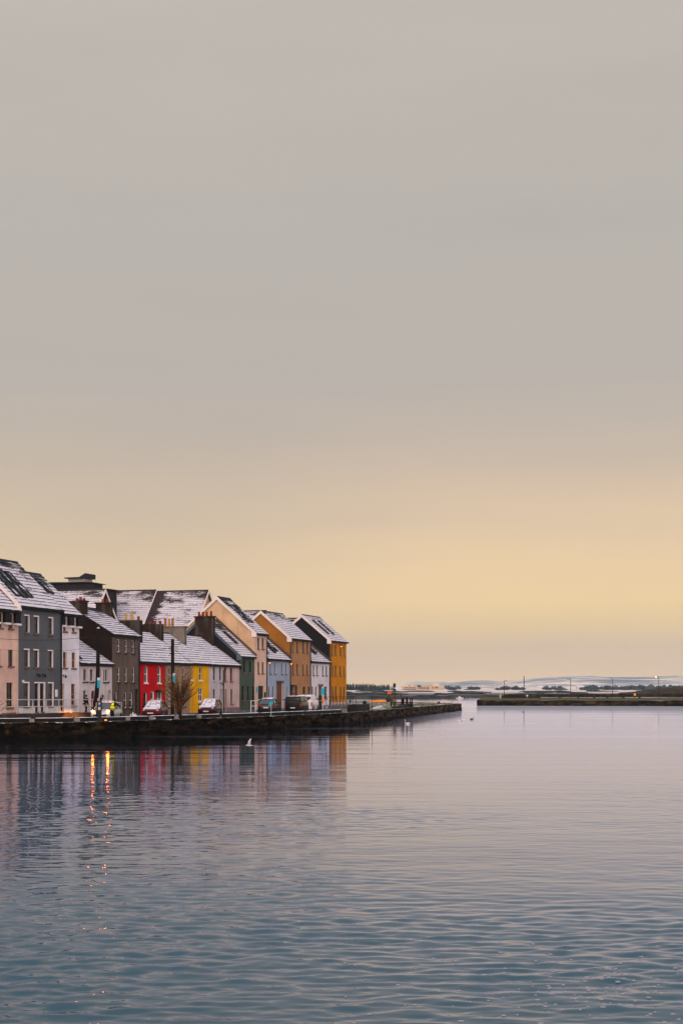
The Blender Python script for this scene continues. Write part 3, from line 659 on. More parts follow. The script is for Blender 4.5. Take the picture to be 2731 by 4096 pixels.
h12 = house('terrace_house', 'tall cream house with a peach gable rising above the green house', 56.01, 60.11, 1.95, 10.72, 4.6, 15.0, render_wall('cream_render', (.74,.50,.38), .1), W_('cream'), depth=.14, frame=dark_fr, door=black_door, cover=.62,
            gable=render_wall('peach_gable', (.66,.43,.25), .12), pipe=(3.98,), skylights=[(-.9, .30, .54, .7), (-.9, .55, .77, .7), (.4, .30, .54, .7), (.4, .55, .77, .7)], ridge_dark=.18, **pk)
h13 = house('terrace_house', 'pale blue house with a wide brown entrance between cream and brown towers', 60.11, 68.38, 2.0, 7.87, 4.4, 11.75, render_wall('blue_render', (.34,.41,.52), .12), W_('blue'), depth=.14, reveal=white_rev, frame=dark_fr, door=brown_wood, cover=.80,
            skylights=[(-2.4, .16, .46, .7), (.6, .20, .52, .7), (2.0, .26, .62, .7)], ridge_dark=.2)
m = MB(); m.prism([(-.3, 6.0), (4.4, 9.9), (4.4, 10.1), (-.3, 6.24)], 'x', 4.13 - .2, 4.13); m.build('coping', barge_d, h13[0])
m = MB(); m.box((3.3 - 4.135, -.10, 3.09), (5.8 - 4.135, -.003, 3.32)); m.build('lintel', brown_wood, h13[0])
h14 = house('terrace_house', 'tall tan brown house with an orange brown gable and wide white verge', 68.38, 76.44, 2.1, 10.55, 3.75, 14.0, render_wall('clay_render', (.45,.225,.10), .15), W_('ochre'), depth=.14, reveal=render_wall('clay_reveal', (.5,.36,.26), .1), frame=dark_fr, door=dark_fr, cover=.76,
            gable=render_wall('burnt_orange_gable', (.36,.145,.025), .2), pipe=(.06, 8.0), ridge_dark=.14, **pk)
m = MB(); m.box((.1 - 4.03, -.35, 2.55), (1.7 - 4.03, -.003, 2.75)); m.build('canopy', dark_fr, h14[0])
h15 = house('terrace_house', 'white two storey house with a brown door between tan and amber towers', 76.44, 84.68, 2.12, 7.88, 4.3, 11.4, render_wall('clean_white_render', (.74,.69,.71), .1), W_('white'), depth=.14, frame=mat('wine_frame', (.07,.035,.035), .6), door=brown_wood, cover=.72,
            skylights=[(1.0, .28, .50, .7), (1.0, .51, .78, .7), (2.3, .34, .56, .7), (2.3, .57, .84, .7)], pipe=(8.1,), ridge_dark=.2)
m = MB(); m.box((3.3 - 4.12, -.14, 2.55), (5.05 - 4.12, -.003, 2.85)); m.build('lintel', stone_sill, h15[0])
m = MB(); m.prism([(-.3, 5.9), (4.3, 9.4), (4.3, 9.6), (-.3, 6.14)], 'x', 4.12 - .2, 4.12); m.build('coping', barge_d, h15[0])
h16 = house('terrace_house', 'tall amber house at the far end of the row beside the lawn', 84.68, 92.45, 2.13, 10.83, 3.9, 14.35, render_wall('amber_render', (.60,.225,.010), .12, dirt=(.3,.11,.01)), W_('amber'), depth=.14, reveal=render_wall('amber_reveal', (.6,.33,.12), .1), frame=dark_fr, cover=.80,
            gable=slate_hung, pipe=(.12,), skylights=[(-1.9, .26, .52, .7), (-1.9, .53, .80, .7), (.6, .26, .52, .7), (.6, .53, .80, .7)], ridge_dark=.06, plinth=mat('mauve_base', (.42,.36,.38), .9), gov=(.16, .22), barge=barge_w, barge_sides=(0,))
# small fittings on facades (part of their houses)
def wall_lamp(hs, x, z, lit=False):
    m = MB(); m.box((x - .05, -.05, z + .02), (x + .05, -.003, z + .2)); m.tube([(x, -.05, z + .14), (x, -.22, z + .18), (x, -.26, z + .12)], .022, 6)
    m.prism([(-.34, z - .08), (-.18, z - .08), (-.21, z + .12), (-.31, z + .12)], 'x', x - .07, x + .07)
    o = m.build('wall_lamp', dark_metal, hs[0])
    if lit:
        b_ = MB(); b_.ball((x, -.28, z - .10), (.075, .075, .07), 8, 6); b_.build('bulb', lamp_on, o, smooth=True)
for hs, x, z in ((h2, 2.95 - 3.5, 2.95), (h2, 3.86 - 3.5, 2.95), (h3, .35 - 1.63, 3.0), (h9, 3.3 - 1.99, 2.95)): wall_lamp(hs, x, z)
wall_lamp(h13, .3 - 4.13, 5.5, True); wall_lamp(h13, 8.0 - 4.13, 5.52, True); wall_lamp(h16, 4.35 - 3.88, 8.15, True)
def wall_sign(hs, x0, x1, z0, z1, m_, name='wall_sign'):
    m = MB(); m.box((x0, -.05, z0), (x1, -.004, z1)); m.build(name, m_, hs[0], bevel=.008)
wall_sign(h2, .55 - 3.5, .86 - 3.5, 2.42, 2.62, mat('cream_box', (.75,.62,.5), .6), 'alarm_box'); wall_sign(h2, 5.95 - 3.5, 6.35 - 3.5, 1.25, 1.85, white_pt)
wall_sign(h12, .5 - 2.05, .9 - 2.05, 1.9, 2.6, blue_sign); wall_sign(h12, 3.2 - 2.05, 3.7 - 2.05, 1.3, 2.0, dark_conc, 'notice_board')

# ------------------------------------------------------------------ buildings behind the row, gables towards the street
tile_wall = render_wall('back_peach_render', (.66,.38,.18), .2); dark_gable = slate_hung
def back_building(label, px, y, v0, half, length, cover, gm, skylight=False, bare=False, u=None):
    u = UV_at(px, v0) if u is None else u; v0 = V_at(px, u); p_ = FP(u, v0); zr = H - (y - HY) * p_.y / F; drop = half * 1.21
    root = thing('back_house', label, 'house', FP(u, v0, 1.9), ANG, 'buildings behind the row')
    zr -= 1.9; ez = zr - drop
    m = MB()
    # local x along the street, y to the back; ridge runs along y
    m.face([(-half, 0, 0), (half, 0, 0), (half, 0, ez), (0, 0, zr - .12), (-half, 0, ez)], 0)
    m.face([(-half, length, 0), (half, length, 0), (half, length, ez), (0, length, zr - .12), (-half, length, ez)], 0)
    m.face([(-half, 0, 0), (-half, length, 0), (-half, length, ez), (-half, 0, ez)], 0)
    m.face([(half, 0, 0), (half, length, 0), (half, length, ez), (half, 0, ez)], 0)
    m.build('wall', gm, root)
    r = roof_mb(length + .5, half, ez, zr, .2, course=.32, off=0)
    o = r.build('roof', [snow_roof('snow_back', cover, r.sl, slate=(.028,.020,.021), ridge=.10, bare=-(length + .5)/2 if bare else None), mat('dark_tile', (.030,.022,.022), .7, var=.4, sc=6)], root)
    # roof was built along x: turn it so that its front slope faces the viewer's side
    o.rotation_euler = (0, 0, R(-90)); o.location = (-half, length/2 - .0, 0)
    for sgn in (-1, 1):
        b_ = MB(); e = half + .2
        b_.prism([(sgn*e, ez - .22), (0, zr - .26), (0, zr + .06), (sgn*e, ez + .10)], 'y', -.34, -.27); b_.build('barge_board', barge_w, root)
    if skylight:
        k = MB(); s_ = half * .62; zc = zr - drop*.36
        nx, nz = -drop, half; l = math.hypot(nx, nz); nx /= l; nz /= l; dx, dz = half/l, drop/l
        def P(y_, d, h_): return (-half*.36 + dx*d + nx*h_, y_, zc + dz*d + nz*h_)
        k.ring([[P(y_, d, h_) for d, h_ in ((-.6, 0), (.6, 0), (.6, .16), (-.6, .16))] for y_ in (2.4, 3.5)])
        so = k.build('skylight', dark_metal, root)
        g = MB(); g.ring([[P(y_, d, h_) for d, h_ in ((-.5, .1), (.5, .1), (.5, .18), (-.5, .18))] for y_ in (2.5, 3.4)]); g.build('pane', sky_glass, so)
    return root, u
back_building('snow-dusted tiled roof with peach gable beside the cream tower', 828, 2362, 10, 4.2, 7.1, .60, tile_wall, bare=True)
back_building('broad snow-dusted tiled roof behind the brown house chimneys', 619, 2361, 17, 4.55, V_at(405, UV_at(828, 10)) - V_at(619, UV_at(828, 10)), .62, dark_gable, u=UV_at(828, 10))
rC = back_building('snowy tiled roof with a small roof window behind the white narrow house', 413, 2359, 8.2, 3.9, 9, .72, dark_gable, skylight=True)
back_building('small snowy roof peeping out behind the cream tower', 1060, 2443, 12, 4.0, 9, .75, tile_wall)
back_building('smallest strip of snowy roof peeping out behind the tan brown tower', 1194, 2473, 12, 4.0, 9, .75, tile_wall)
# dark flat-roofed block far behind
u0 = UV_at(430, 20); root = thing('flat_roofed_block', 'dark flat-roofed block with a small penthouse behind the left houses', 'building', FP(u0, 20, 1.9), ANG)
zt = H - (2348 - HY) * FP(u0, 20).y / F - 1.9
dk = mat('dark_cladding', (.010,.012,.013), .6, var=.3); 
m = MB(); m.box((0, 2.2, 0), (3.2, 20, zt + .55)); m.box((0, 0, 0), (2.6, 2.2, zt - .35)); m.build('wall', dk, root)
m = MB(); m.prism([(1.9, zt + .56), (20.4, zt + .56), (20.4, zt + .74), (8, zt + .74), (1.9, zt + .62)], 'x', -.3, 3.5); m.prism([(-.3, zt - .34), (2.19, zt - .34), (2.19, zt - .18), (-.3, zt - .22)], 'x', -.3, 2.9); m.build('roof', slate_m, root)
va, vb = V_at(334, u0) - 20, V_at(268, u0) - 20
m = MB(); m.box((.4, va, zt + .75), (2.4, vb, zt + 1.15)); m.build('penthouse', mat('pale_cladding', (.35,.33,.33), .8), root)
m = MB(); m.prism([(va - .3, zt + 1.16), (vb + .3, zt + 1.16), (vb + .3, zt + 1.28), (va + .5, zt + 1.30), (va - .3, zt + 1.75)], 'x', -.1, 2.7); m.build('penthouse_roof', slate_m, root)
# ------------------------------------------------------------------ cars and vans
tyre_m = mat('tyre_rubber', (.010,.010,.011), .85); rim_m = mat('alloy_rim', (.45,.45,.46), .35, .8); plate_m = mat('number_plate', (.62,.58,.50), .6); red_lens = mat('red_lens', (.30,.006,.006), .25); clear_lens = mat('clear_lens', (.5,.5,.5), .15)
car_glass = mat('car_glass', (.020,.030,.034), .08, spec=.8); trim_m = mat('black_trim', (.010,.010,.011), .6)
head_on = mat('lit_headlight', (1,.9,.7), .3, emit=(1,.15,.010), es=170)
car_snow = patchy('car_snow', (.16,.15,.16), (.70,.66,.70), .36, .52, 2.6, bmp=.02)
def car_paint(n, c, metal=.3): 
    m = mat(n, c, .28, metal, var=.05); return m
def car(name, label, px, Y, head, paint, L=4.0, Wd=1.74, Ht=1.47, kind='hatch', snow=(), lights=False, dark_low=True, road=1.74, hz=None):
    root = thing(name, label, 'van' if kind == 'van' else 'car', at(px, Y, z=road), head, 'vehicles parked along the quay')
    w = Wd/2; van = kind == 'van'
    k = Ht / 1.47
    if van: prof = [(.5,.86,.30,.70),(.475,.95,.22,.86),(.43,.98,.18,.96),(.36,1,.18,1.04),(.30,1,.18,1.08),(0,1,.18,1.10),(-.47,1,.20,1.10),(-.495,.98,.26,1.08),(-.5,.95,.34,.95)]
    else: prof = [(.5,.78,.30,.60),(.475,.90,.22,.72),(.43,.96,.18,.79),(.33,1,.18,.88),(.20,1,.18,.95),(0,1,.18,.97),(-.30,1,.18,.985),(-.42,.98,.20,.985),(-.48,.94,.26,.93),(-.5,.87,.34,.74)]
    m = MB(); rings = []
    for fx, fw, zl, zt in prof:
        x = fx*L; ww = w*fw; zt *= k
        zm = zl + (zt - zl)*.55
        pts = [(ww*.84, zl), (ww*.98, zl + .12), (ww, zm), (ww*.965, zt - .10), (ww*.86, zt - .02), (ww*.45, zt + .015)]
        rings.append([(x, y, z) for y, z in pts] + [(x, -y, z) for y, z in reversed(pts)])
    m.ring(rings)
    m.build('body', paint, root, smooth=True)
    bz = (1.08 if van else .955) * k
    if van: gp = [(.34, bz - .03, .90, .86), (.22, Ht - .06, .90, .82), (.14, Ht, .92, .84), (-.46, Ht - .01, .96, .88), (-.488, Ht - .08, .96, .88)]
    else: gp = [(.235, bz - .02, .86, .82), (.07, Ht - .05, .90, .70), (.01, Ht - .005, .91, .70), (-.28, Ht - .03, .91, .69), (-.36, Ht - .09, .90, .69), (-.475, bz + .02, .88, .74)]
    m = MB(); rings = []
    for fx, zt, wb, wt_ in gp:
        x = fx*L; pts = [(w*wb, bz - .04), (w*wt_ if zt - bz > .1 else w*wb*.98, max(zt - .07, bz - .02)), (w*wt_*.88, max(zt, bz))]
        rings.append([(x, y, z) for y, z in pts] + [(x, -y, z) for y, z in reversed(pts)])
    m.ring(rings)
    if van:
        cab = m.build('cab', paint, root, smooth=False)
        for s_ in (-1, 1):
            g = MB(); g.ring([[(.13*L, s_*w*(.925 + o), bz), (.30*L, s_*w*(.915 + o), bz), (.215*L, s_*w*(.845 + o), Ht - .16), (.13*L, s_*w*(.855 + o), Ht - .14)] for o in (-.03, .012)]); g.build('side_window', car_glass, root)
            g = MB(); g.box((-.497*L, s_*.04, bz + .05), (-.475*L, s_*w*.80, Ht - .17)); g.build('rear_window', car_glass, root)
        g = MB(); g.ring([[(.337*L + o, -w*.80, bz), (.337*L + o, w*.80, bz), (.23*L + o, w*.74, Ht - .10), (.23*L + o, -w*.74, Ht - .10)] for o in (0, .05)]); g.build('windscreen', car_glass, root)
        g = MB(); g.box((-.502*L, -.012, .32), (-.492*L, .012, Ht - .14)); g.build('door_seam', trim_m, root)
        g = MB(); g.box((-.503*L, -w*.16, Ht - .10), (-.48*L, w*.16, Ht - .06)); g.build('brake_light', red_lens, root)
    else:
        m.build('window', car_glass, root, smooth=False)
        rf = MB(); rings = []
        for fx, zt in ((.075, Ht - .05), (.01, Ht + .012), (-.14, Ht + .012), (-.28, Ht - .012), (-.37, Ht - .085)):
            y = w*.69; rings.append([(fx*L, y, zt - .09), (fx*L, y*.90, zt), (fx*L, 0, zt + .02), (fx*L, -y*.90, zt), (fx*L, -y, zt - .09), (fx*L, 0, zt - .07)])
        rf.ring(rings)
        for s_ in (-1, 1):
            rf.tube([(.235*L, s_*w*.86, bz), (.06*L, s_*w*.70, Ht - .06)], .035, 5); rf.tube([(-.05*L, s_*w*.90, bz), (-.07*L, s_*w*.715, Ht - .06)], .04, 5); rf.tube([(-.44*L, s_*w*.88, bz), (-.33*L, s_*w*.70, Ht - .06)], .07, 5)
        rf.build('roof', paint, root, smooth=False)
    wr = .31 * (1.06 if van or Ht > 1.55 else 1)
    for fx in (.315, -.315):
        for s_ in (-1, 1):
            t_ = MB(); t_.ring([[(fx*L + r*math.cos(a*math.pi/9), s_*(w - .02 - o), wr + r*math.sin(a*math.pi/9)) for a in range(18)] for o, r in ((.20, wr*.86), (.18, wr), (.03, wr), (0, wr*.86))]); wh = t_.build('wheel', tyre_m, root)
            t_ = MB(); t_.ring([[(fx*L + r*math.cos(a*math.pi/9), s_*(w - .02 + o), wr + r*math.sin(a*math.pi/9)) for a in range(18)] for o, r in ((-.03, wr*.64), (.008, wr*.60), (.012, wr*.2))]); t_.build('rim', rim_m, wh)
            ar = MB(); ar.ring([[(fx*L + r*math.cos(a*math.pi/9), s_*(w*1.002 - o), wr + .02 + r*math.sin(a*math.pi/9)) for a in range(18)] for o, r in ((.06, wr*1.18), (-.004, wr*1.16))]); ar.build('wheel_arch', trim_m, root)
    for s_ in (-1, 1):
        hl = MB(); hl.ball((.478*L, s_*w*.70, hz or .66*k + (.08 if van else 0)), (.06, .105, .065), 10, 6); hl.build('headlight', head_on if lights else clear_lens, root, smooth=True)
        tl = MB()
        if van: tl.box((-.502*L, s_*w*.86, .62), (-.47*L, s_*w*.99, 1.05))
        else: tl.ring([[(x, s_*y, z) for y, z in ((w*.50, .80*k), (w*.93, .82*k), (w*.93, .94*k), (w*.55, .93*k))] for x in (-.497*L, -.45*L)])
        tl.build('tail_light', red_lens, root)
        mr_ = MB(); mr_.ball((.17*L + (.06*L if van else 0), s_*w*1.08, bz + .07), (.07, .11, .075), 8, 5); mr_.tube([(.17*L + (.06*L if van else 0), s_*w*.9, bz), (.17*L + (.06*L if van else 0), s_*w*1.05, bz + .05)], .025, 5); mr_.build('mirror', trim_m if van or dark_low else paint, root, smooth=True)
    for sx_ in (1, -1):
        p_ = MB(); x = (.507*L if sx_ > 0 else -.505*L); zz_ = .42 if sx_ > 0 else (.62*k if not van else .58); p_.box((x - .02, -.26, zz_ - .055), (x + .012, .26, zz_ + .055)); p_.build('number_plate', plate_m, root)
    b_ = MB(); b_.box((.492*L, -w*.62, .46), (.506*L, w*.62, .60)); b_.build('grille', trim_m, root)
    if snow:
        sp = MB()
        def strip(pr, yw, th):
            rr = []
            for x, z, f in pr:
                ys = [-1, -.6, -.2, .2, .6, 1]
                rr.append([(x*L, y*yw*f*w*random.uniform(.95, 1.02), z + th - (th if abs(y) == 1 else 0) + random.uniform(-.008, .012)) for y in ys] + [(x*L, y*yw*f*w*.97, z - .03) for y in reversed(ys)])
            sp.ring(rr)
        if 'bonnet' in snow: strip([(.455, .745*k, .93), (.43, .80*k, 1), (.33, .89*k, 1), (.25, .945*k, 1)], .84, .05)
        if 'screen' in snow: strip([(.25, bz - .0, 1), (.16, bz + (Ht - bz)*.48, .92), (.08, Ht - .05, .84)], .80, .05)
        if 'roof' in snow: strip([(.08, Ht - .04, 1), (.01, Ht + .02, 1), (-.14, Ht + .025, 1), (-.28, Ht - .0, 1), (-.355, Ht - .07, 1)], .64, .06)
        if 'vanroof' in snow: strip([(.16, Ht, 1), (-.1, Ht + .0, 1), (-.45, Ht - .01, 1)], .80, .06)
        if 'deck' in snow: strip([(-.37, Ht - .20, .95), (-.425, bz + .10, 1), (-.47, bz - .01, 1)], .55, .04)
        sp.build('snow_cover', car_snow, root)
    return root
HD = math.atan2(-C, -S)          # facing along the street towards the viewer
lit_car = car('parked_car', 'silver hatchback with lit headlights behind the parking meter', 427, 110.4, HD + R(11), car_paint('silver_paint', (.42,.44,.46), .6), L=3.75, Wd=1.68, Ht=1.55, snow=('roof',), lights=True, hz=.84)
bpy.context.view_layer.update()
ld = bpy.data.lights.new('ramp_glow_spot', 'SPOT'); ld.energy = 16000; ld.color = (1, .36, .05); ld.spot_size = R(24); ld.spot_blend = .35; ld.shadow_soft_size = .06  # spot added off the car's side, taken as its indicator, for the ramp's glow
lo = bpy.data.objects.new('ramp_glow_spot', ld); COL.objects.link(lo); lo.parent = lit_car; lo.location = (1.55, -1.02, .84)
tgt = lit_car.matrix_world.inverted() @ FP(UV_at(292, -2.3), -2.3, 1.0)
lo.rotation_euler = (tgt - lo.location).to_track_quat('-Z', 'Y').to_euler()
car('parked_car', 'red hatchback with snow on bonnet and windscreen in front of red cottage', 620, 127.5, HD + R(13), car_paint('cherry_paint', (.12,.008,.010)), L=3.95, snow=('bonnet', 'screen', 'roof'))
car('parked_car', 'dark maroon car with snow on bonnet and roof behind the bare shrub', 841, 138, HD + R(11), car_paint('maroon_paint', (.05,.006,.014)), L=4.1, Ht=1.54, snow=('bonnet', 'screen', 'roof'))
car('parked_car', 'charcoal crossover seen from behind with snow under its rear window', 1078, 146, HD + R(180 + 10), car_paint('charcoal_paint', (.035,.036,.040), .6), L=4.3, Wd=1.80, Ht=1.60, snow=('roof', 'deck'))
car('parked_van', 'small black van with tall rear doors and snow along its roof', 1188, 152, HD + R(180 + 7), car_paint('black_paint', (.006,.006,.007), 0), L=4.4, Wd=1.80, Ht=1.80, kind='van', snow=('vanroof',))
car('parked_van', 'white van parked ahead of the black van', 1231, 163.5, HD + R(180 + 8), car_paint('white_van_paint', (.66,.63,.64), 0), L=4.7, Wd=1.86, Ht=1.86, kind='van', snow=('vanroof',))

# ------------------------------------------------------------------ people
def skin(name, joints, edges, m_, parent, sub=1):
    names = list(joints); me = bpy.data.meshes.new(name)
    me.from_pydata([joints[n][0] for n in names], [(names.index(a), names.index(b_)) for a, b_ in edges], []); me.materials.append(m_)
    o = bpy.data.objects.new(name, me); COL.objects.link(o)
    md = o.modifiers.new('skin', 'SKIN'); md.use_smooth_shade = True
    if not me.skin_vertices: return o
    for i, n in enumerate(names):
        r = joints[n][1]; me.skin_vertices[0].data[i].radius = r if isinstance(r, tuple) else (r, r)
        me.skin_vertices[0].data[i].use_root = (i == 0)
    s_ = o.modifiers.new('smooth', 'SUBSURF'); s_.levels = sub; s_.render_levels = sub
    if parent: o.parent = parent
    return o
skin_m = mat('skin', (.40,.20,.13), .6)
def person(label, loc, rz, lean=0, twist=0, arms=((.1, -.1), (.1, -.1)), stride=.0, coat=None, legs=None, shoes=None, hair=None, hood=None, vest=None, head_tilt=0, height=1.75, group=None):
    root = thing('person', label, 'person', loc, rz, group); sc_ = height / 1.75; V_ = Vector
    hip = V_((0, 0, .93)); ry = Matrix.Rotation(lean, 3, 'Y')
    def up(x, y, z): return hip + ry @ V_((x, y, z))
    J = {'pelvis': (hip, .135), 'belly': (up(0, 0, .20), .13), 'chest': (up(.01, 0, .40), (.16, .13)), 'neck0': (up(0, 0, .55), .065), 'neck': (up(.015, 0, .60), .058)}
    hd = up(.03, 0, .60)
    rh = Matrix.Rotation(lean*.5 + head_tilt, 3, 'Y')
    J['skull'] = (hd + rh @ V_((.01, 0, .10)), .088); J['crown'] = (hd + rh @ V_((0, 0, .19)), .075)
    J['nose'] = (hd + rh @ V_((.10, 0, .095)), .016)
    E = [('pelvis','belly'), ('belly','chest'), ('chest','neck0'), ('neck0','neck'), ('neck','skull'), ('skull','crown'), ('skull','nose')]
    CJ = {'hem': (hip + V_((0, 0, -.06)), .175), 'waist': (up(0, 0, .18), .165), 'chest': (up(0, 0, .40), (.20, .165)), 'collar': (up(0, 0, .555), .095)}; CE = [('hem','waist'), ('waist','chest'), ('chest','collar')]
    for s_, nm in ((1, 'l'), (-1, 'r')):
        fwd, drop = arms[0 if s_ > 0 else 1]
        sh = up(0, s_*.19, .49); el = sh + V_((math.sin(fwd)*.29, s_*.07, -math.cos(fwd)*.29)); f2 = fwd + .35 + drop
        wr = el + V_((math.sin(f2)*.26, -s_*.02, -math.cos(f2)*.26)); d = (wr - el).normalized()
        J['sh'+nm] = (sh, .06); J['el'+nm] = (el, .045); J['wr'+nm] = (wr, .030); J['pa'+nm] = (wr + d*.06, (.040, .022))
        E += [('chest','sh'+nm), ('sh'+nm,'el'+nm), ('el'+nm,'wr'+nm), ('wr'+nm,'pa'+nm)]
        side = V_((0, 1, 0)).cross(d).normalized()
        for q in range(4):
            ln = (.065, .075, .07, .055)[q]; b0 = wr + d*.10 + side*(.026*(1.5 - q)/1.5)
            J['k%d'%q+nm] = (b0, .0095); J['f%d'%q+nm] = (b0 + d*ln*.55 + V_((0, -s_*.012, 0)), .008); J['t%d'%q+nm] = (b0 + d*ln + V_((0, -s_*.035, 0)), .007)
            E += [('pa'+nm,'k%d'%q+nm), ('k%d'%q+nm,'f%d'%q+nm), ('f%d'%q+nm,'t%d'%q+nm)]
        J['th0'+nm] = (wr + d*.045 + side*.035, .011); J['th1'+nm] = (wr + d*.085 + side*.055, .009); E += [('pa'+nm,'th0'+nm), ('th0'+nm,'th1'+nm)]
        CJ['sh'+nm] = (sh + V_((0, s_*.01, 0)), .082); CJ['el'+nm] = (el, .068); CJ['cu'+nm] = (wr - d*.02, .055); CE += [('chest','sh'+nm), ('sh'+nm,'el'+nm), ('el'+nm,'cu'+nm)]
        st = s_*stride
        hp = hip + V_((0, s_*.09, -.05)); kn = V_((st*.55 + .03, s_*.10, .49)); an = V_((st, s_*.105, .09))
        J['hp'+nm] = (hp, .095); J['kn'+nm] = (kn, .058); J['an'+nm] = (an, .042); J['to'+nm] = (an + V_((.15, 0, -.05)), .035)
        E += [('pelvis','hp'+nm), ('hp'+nm,'kn'+nm), ('kn'+nm,'an'+nm), ('an'+nm,'to'+nm)]
    b_ = skin('body', J, E, skin_m, root); b_.scale = (sc_,)*3
    c_ = skin('coat', CJ, CE, coat, root); c_.scale = (sc_,)*3
    TJ = {'waist': (hip + V_((0, 0, .06)), .15), 'seat': (hip + V_((-.01, 0, -.03)), .15)}; TE = [('waist','seat')]
    for s_, nm in ((1, 'l'), (-1, 'r')):
        TJ['hp'+nm] = (J['hp'+nm][0], .105); TJ['kn'+nm] = (J['kn'+nm][0], .075); TJ['an'+nm] = (J['an'+nm][0] + V_((0, 0, .02)), .062); TE += [('seat','hp'+nm), ('hp'+nm,'kn'+nm), ('kn'+nm,'an'+nm)]
        f_ = MB(); a = J['an'+nm][0]; f_.ball(tuple(a + V_((.06, 0, -.045))), (.145, .055, .05), 10, 6); so = f_.build('shoe', shoes or trim_m, root, smooth=True); so.scale = (sc_,)*3
    t_ = skin('trousers', TJ, TE, legs, root); t_.scale = (sc_,)*3
    hc = J['skull'][0]
    if hair:
        h_ = MB(); c0 = hc + rh @ V_((-.02, 0, .045)); h_.ball(tuple(c0), (.105, .098, .10), 12, 8, jit=.05); o = h_.build('hair', hair, root, smooth=True); o.scale = (sc_,)*3
    if hood:
        h_ = MB(); c0 = hc + rh @ V_((-.035, 0, .03)); h_.ball(tuple(c0), (.125, .125, .155), 12, 8, jit=.03); o = h_.build('hood', hood, root, smooth=True); o.scale = (sc_,)*3
    if vest:
        VJ = {'hem': (up(0, 0, -.10), .195), 'waist': (up(0, 0, .16), .19), 'chest': (up(0, 0, .40), (.225, .19)), 'top': (up(0, 0, .53), .12), 'shl': (up(0, .14, .49), .075), 'shr': (up(0, -.14, .49), .075)}
        o = skin('vest', VJ, [('hem','waist'), ('waist','chest'), ('chest','top'), ('chest','shl'), ('chest','shr')], vest, root); o.scale = (sc_,)*3
        for zb in (.02, .22):
            rb = MB(); rr = .212 if zb < .1 else .222
            rb.ring([[tuple(up(rr*q*math.cos(a*math.pi/10), rr*q*1.02*math.sin(a*math.pi/10), zb + dz)) for a in range(20)] for dz, q in ((-.028, 1.0), (.028, 1.0))], caps=False); o = rb.build('reflective_band', mat('reflective_tape', (.20,.19,.03), .5), root, smooth=True); o.scale = (sc_,)*3
    return root
navy = mat('dark_navy_cloth', (.012,.013,.018), .9, var=.3); blackc = mat('black_cloth', (.008,.008,.009), .9, var=.3)
tweed = patchy('brown_tweed', (.20,.11,.07), (.36,.23,.16), .4, .6, 14); darkhair = mat('dark_hair', (.012,.008,.006), .7); gingerhair = mat('ginger_hair', (.22,.03,.01), .7)
hiviz = mat('hi_vis_yellow', (.80,.74,.0), .7, var=.06, emit=None)
person('person in a dark coat walking behind the white railing', at(345, 121.3, z=2.06), ANG + R(-25), stride=.16, coat=navy, legs=blackc, hair=darkhair, arms=((.15, .2), (-.1, .2)), height=1.72)
person('person in a brown hooded coat standing between the headlights', at(393, 106.9, z=1.76), R(62), lean=.12, head_tilt=.15, coat=tweed, legs=blackc, hood=mat('tan_hood', (.42,.28,.22), .9, var=.15), hair=gingerhair, arms=((.55, .5), (.55, .5)), height=1.78)
person('person in a yellow reflective vest bending towards the silver car', at(449, 107.6, z=1.76), R(52), lean=.45, head_tilt=-.1, coat=blackc, legs=blackc, vest=hiviz, hair=darkhair, arms=((.9, .3), (.8, .5)), height=1.82)
person('person with dark hair half hidden behind the black van', at(1175, 166.5, z=2.06), ANG, coat=mat('rust_coat', (.16,.05,.025), .9), legs=blackc, hair=darkhair, height=1.78)

# ------------------------------------------------------------------ quay edge furniture
beam_m = dark_conc
def beam(pa, pb, inward, label, hgt=.33, zt=2.24):
    a, _ = q_frame(pa, inward); c, _ = q_frame(pb, inward); mid = (a + c)/2; d = c - a
    root = thing('barrier_beam', label, 'barrier', (mid.x, mid.y, zt - hgt), math.atan2(d.y, d.x), 'low concrete barrier beams along the quay edge')
    L = d.length; m = MB(); m.box((-L/2, -.14, 0), (L/2, .14, hgt)); m.build('beam', beam_m, root, bevel=.02)
    s_ = MB(); n = max(3, int(L/.5)); rr = []
    for i in range(n + 1):
        x = -L/2 + .05 + (L - .1)*i/n; y = .11 + random.uniform(-.03, .02); h_ = random.uniform(.012, .03)
        rr.append([(x, -y, hgt), (x, -y*.6, hgt + h_), (x, y*.6, hgt + h_), (x, y, hgt)])
    s_.ring(rr); s_.build('snow', snow_m, root)
BE = [(-95, -3, 'cut by the photo edge'), (6, 136, 'below the pink and grey houses'), (155, 324, 'below the white railing by the white bag'), (341, 452, 'behind the parking meter'), (459, 541, 'in front of the brown house'), (549, 635, 'in front of the red car'),
      (643, 736, 'below the first bare pole by the tan cottage'), (744, 824, 'behind the bare shrub'), (832, 914, 'in front of the maroon car'), (930, 1075, 'in front of the green and cream houses'), (1084, 1190, 'in front of the charcoal car'), (1196, 1253, 'in front of the black van'), (1258, 1398, 'in front of the white van and amber house')]
for pa, pb, w_ in BE: beam(pa, pb, .95, 'low dark concrete barrier beam, snow on top, ' + w_)
for px, w_ in ((145.5, 'between the beams under the railing'), (332, 'beside the parking meter'), (545, 'beside the white bags'), (639.5, 'under the red car'), (740, 'left of the bare shrub'), (828, 'right of the bare shrub')):
    p_, a = q_frame(px, .80); m = MB(); m.box((-.17, -.15, 0), (.17, .15, .29))
    o = tag(m.build('support_block', mat('block_concrete', (.24,.22,.20), .9, var=.2), loc=(p_.x, p_.y, QZ - .02), rz=a, bevel=.02), 'small pale concrete block holding barrier beams, ' + w_, 'barrier block', 'pale support blocks of the barrier')
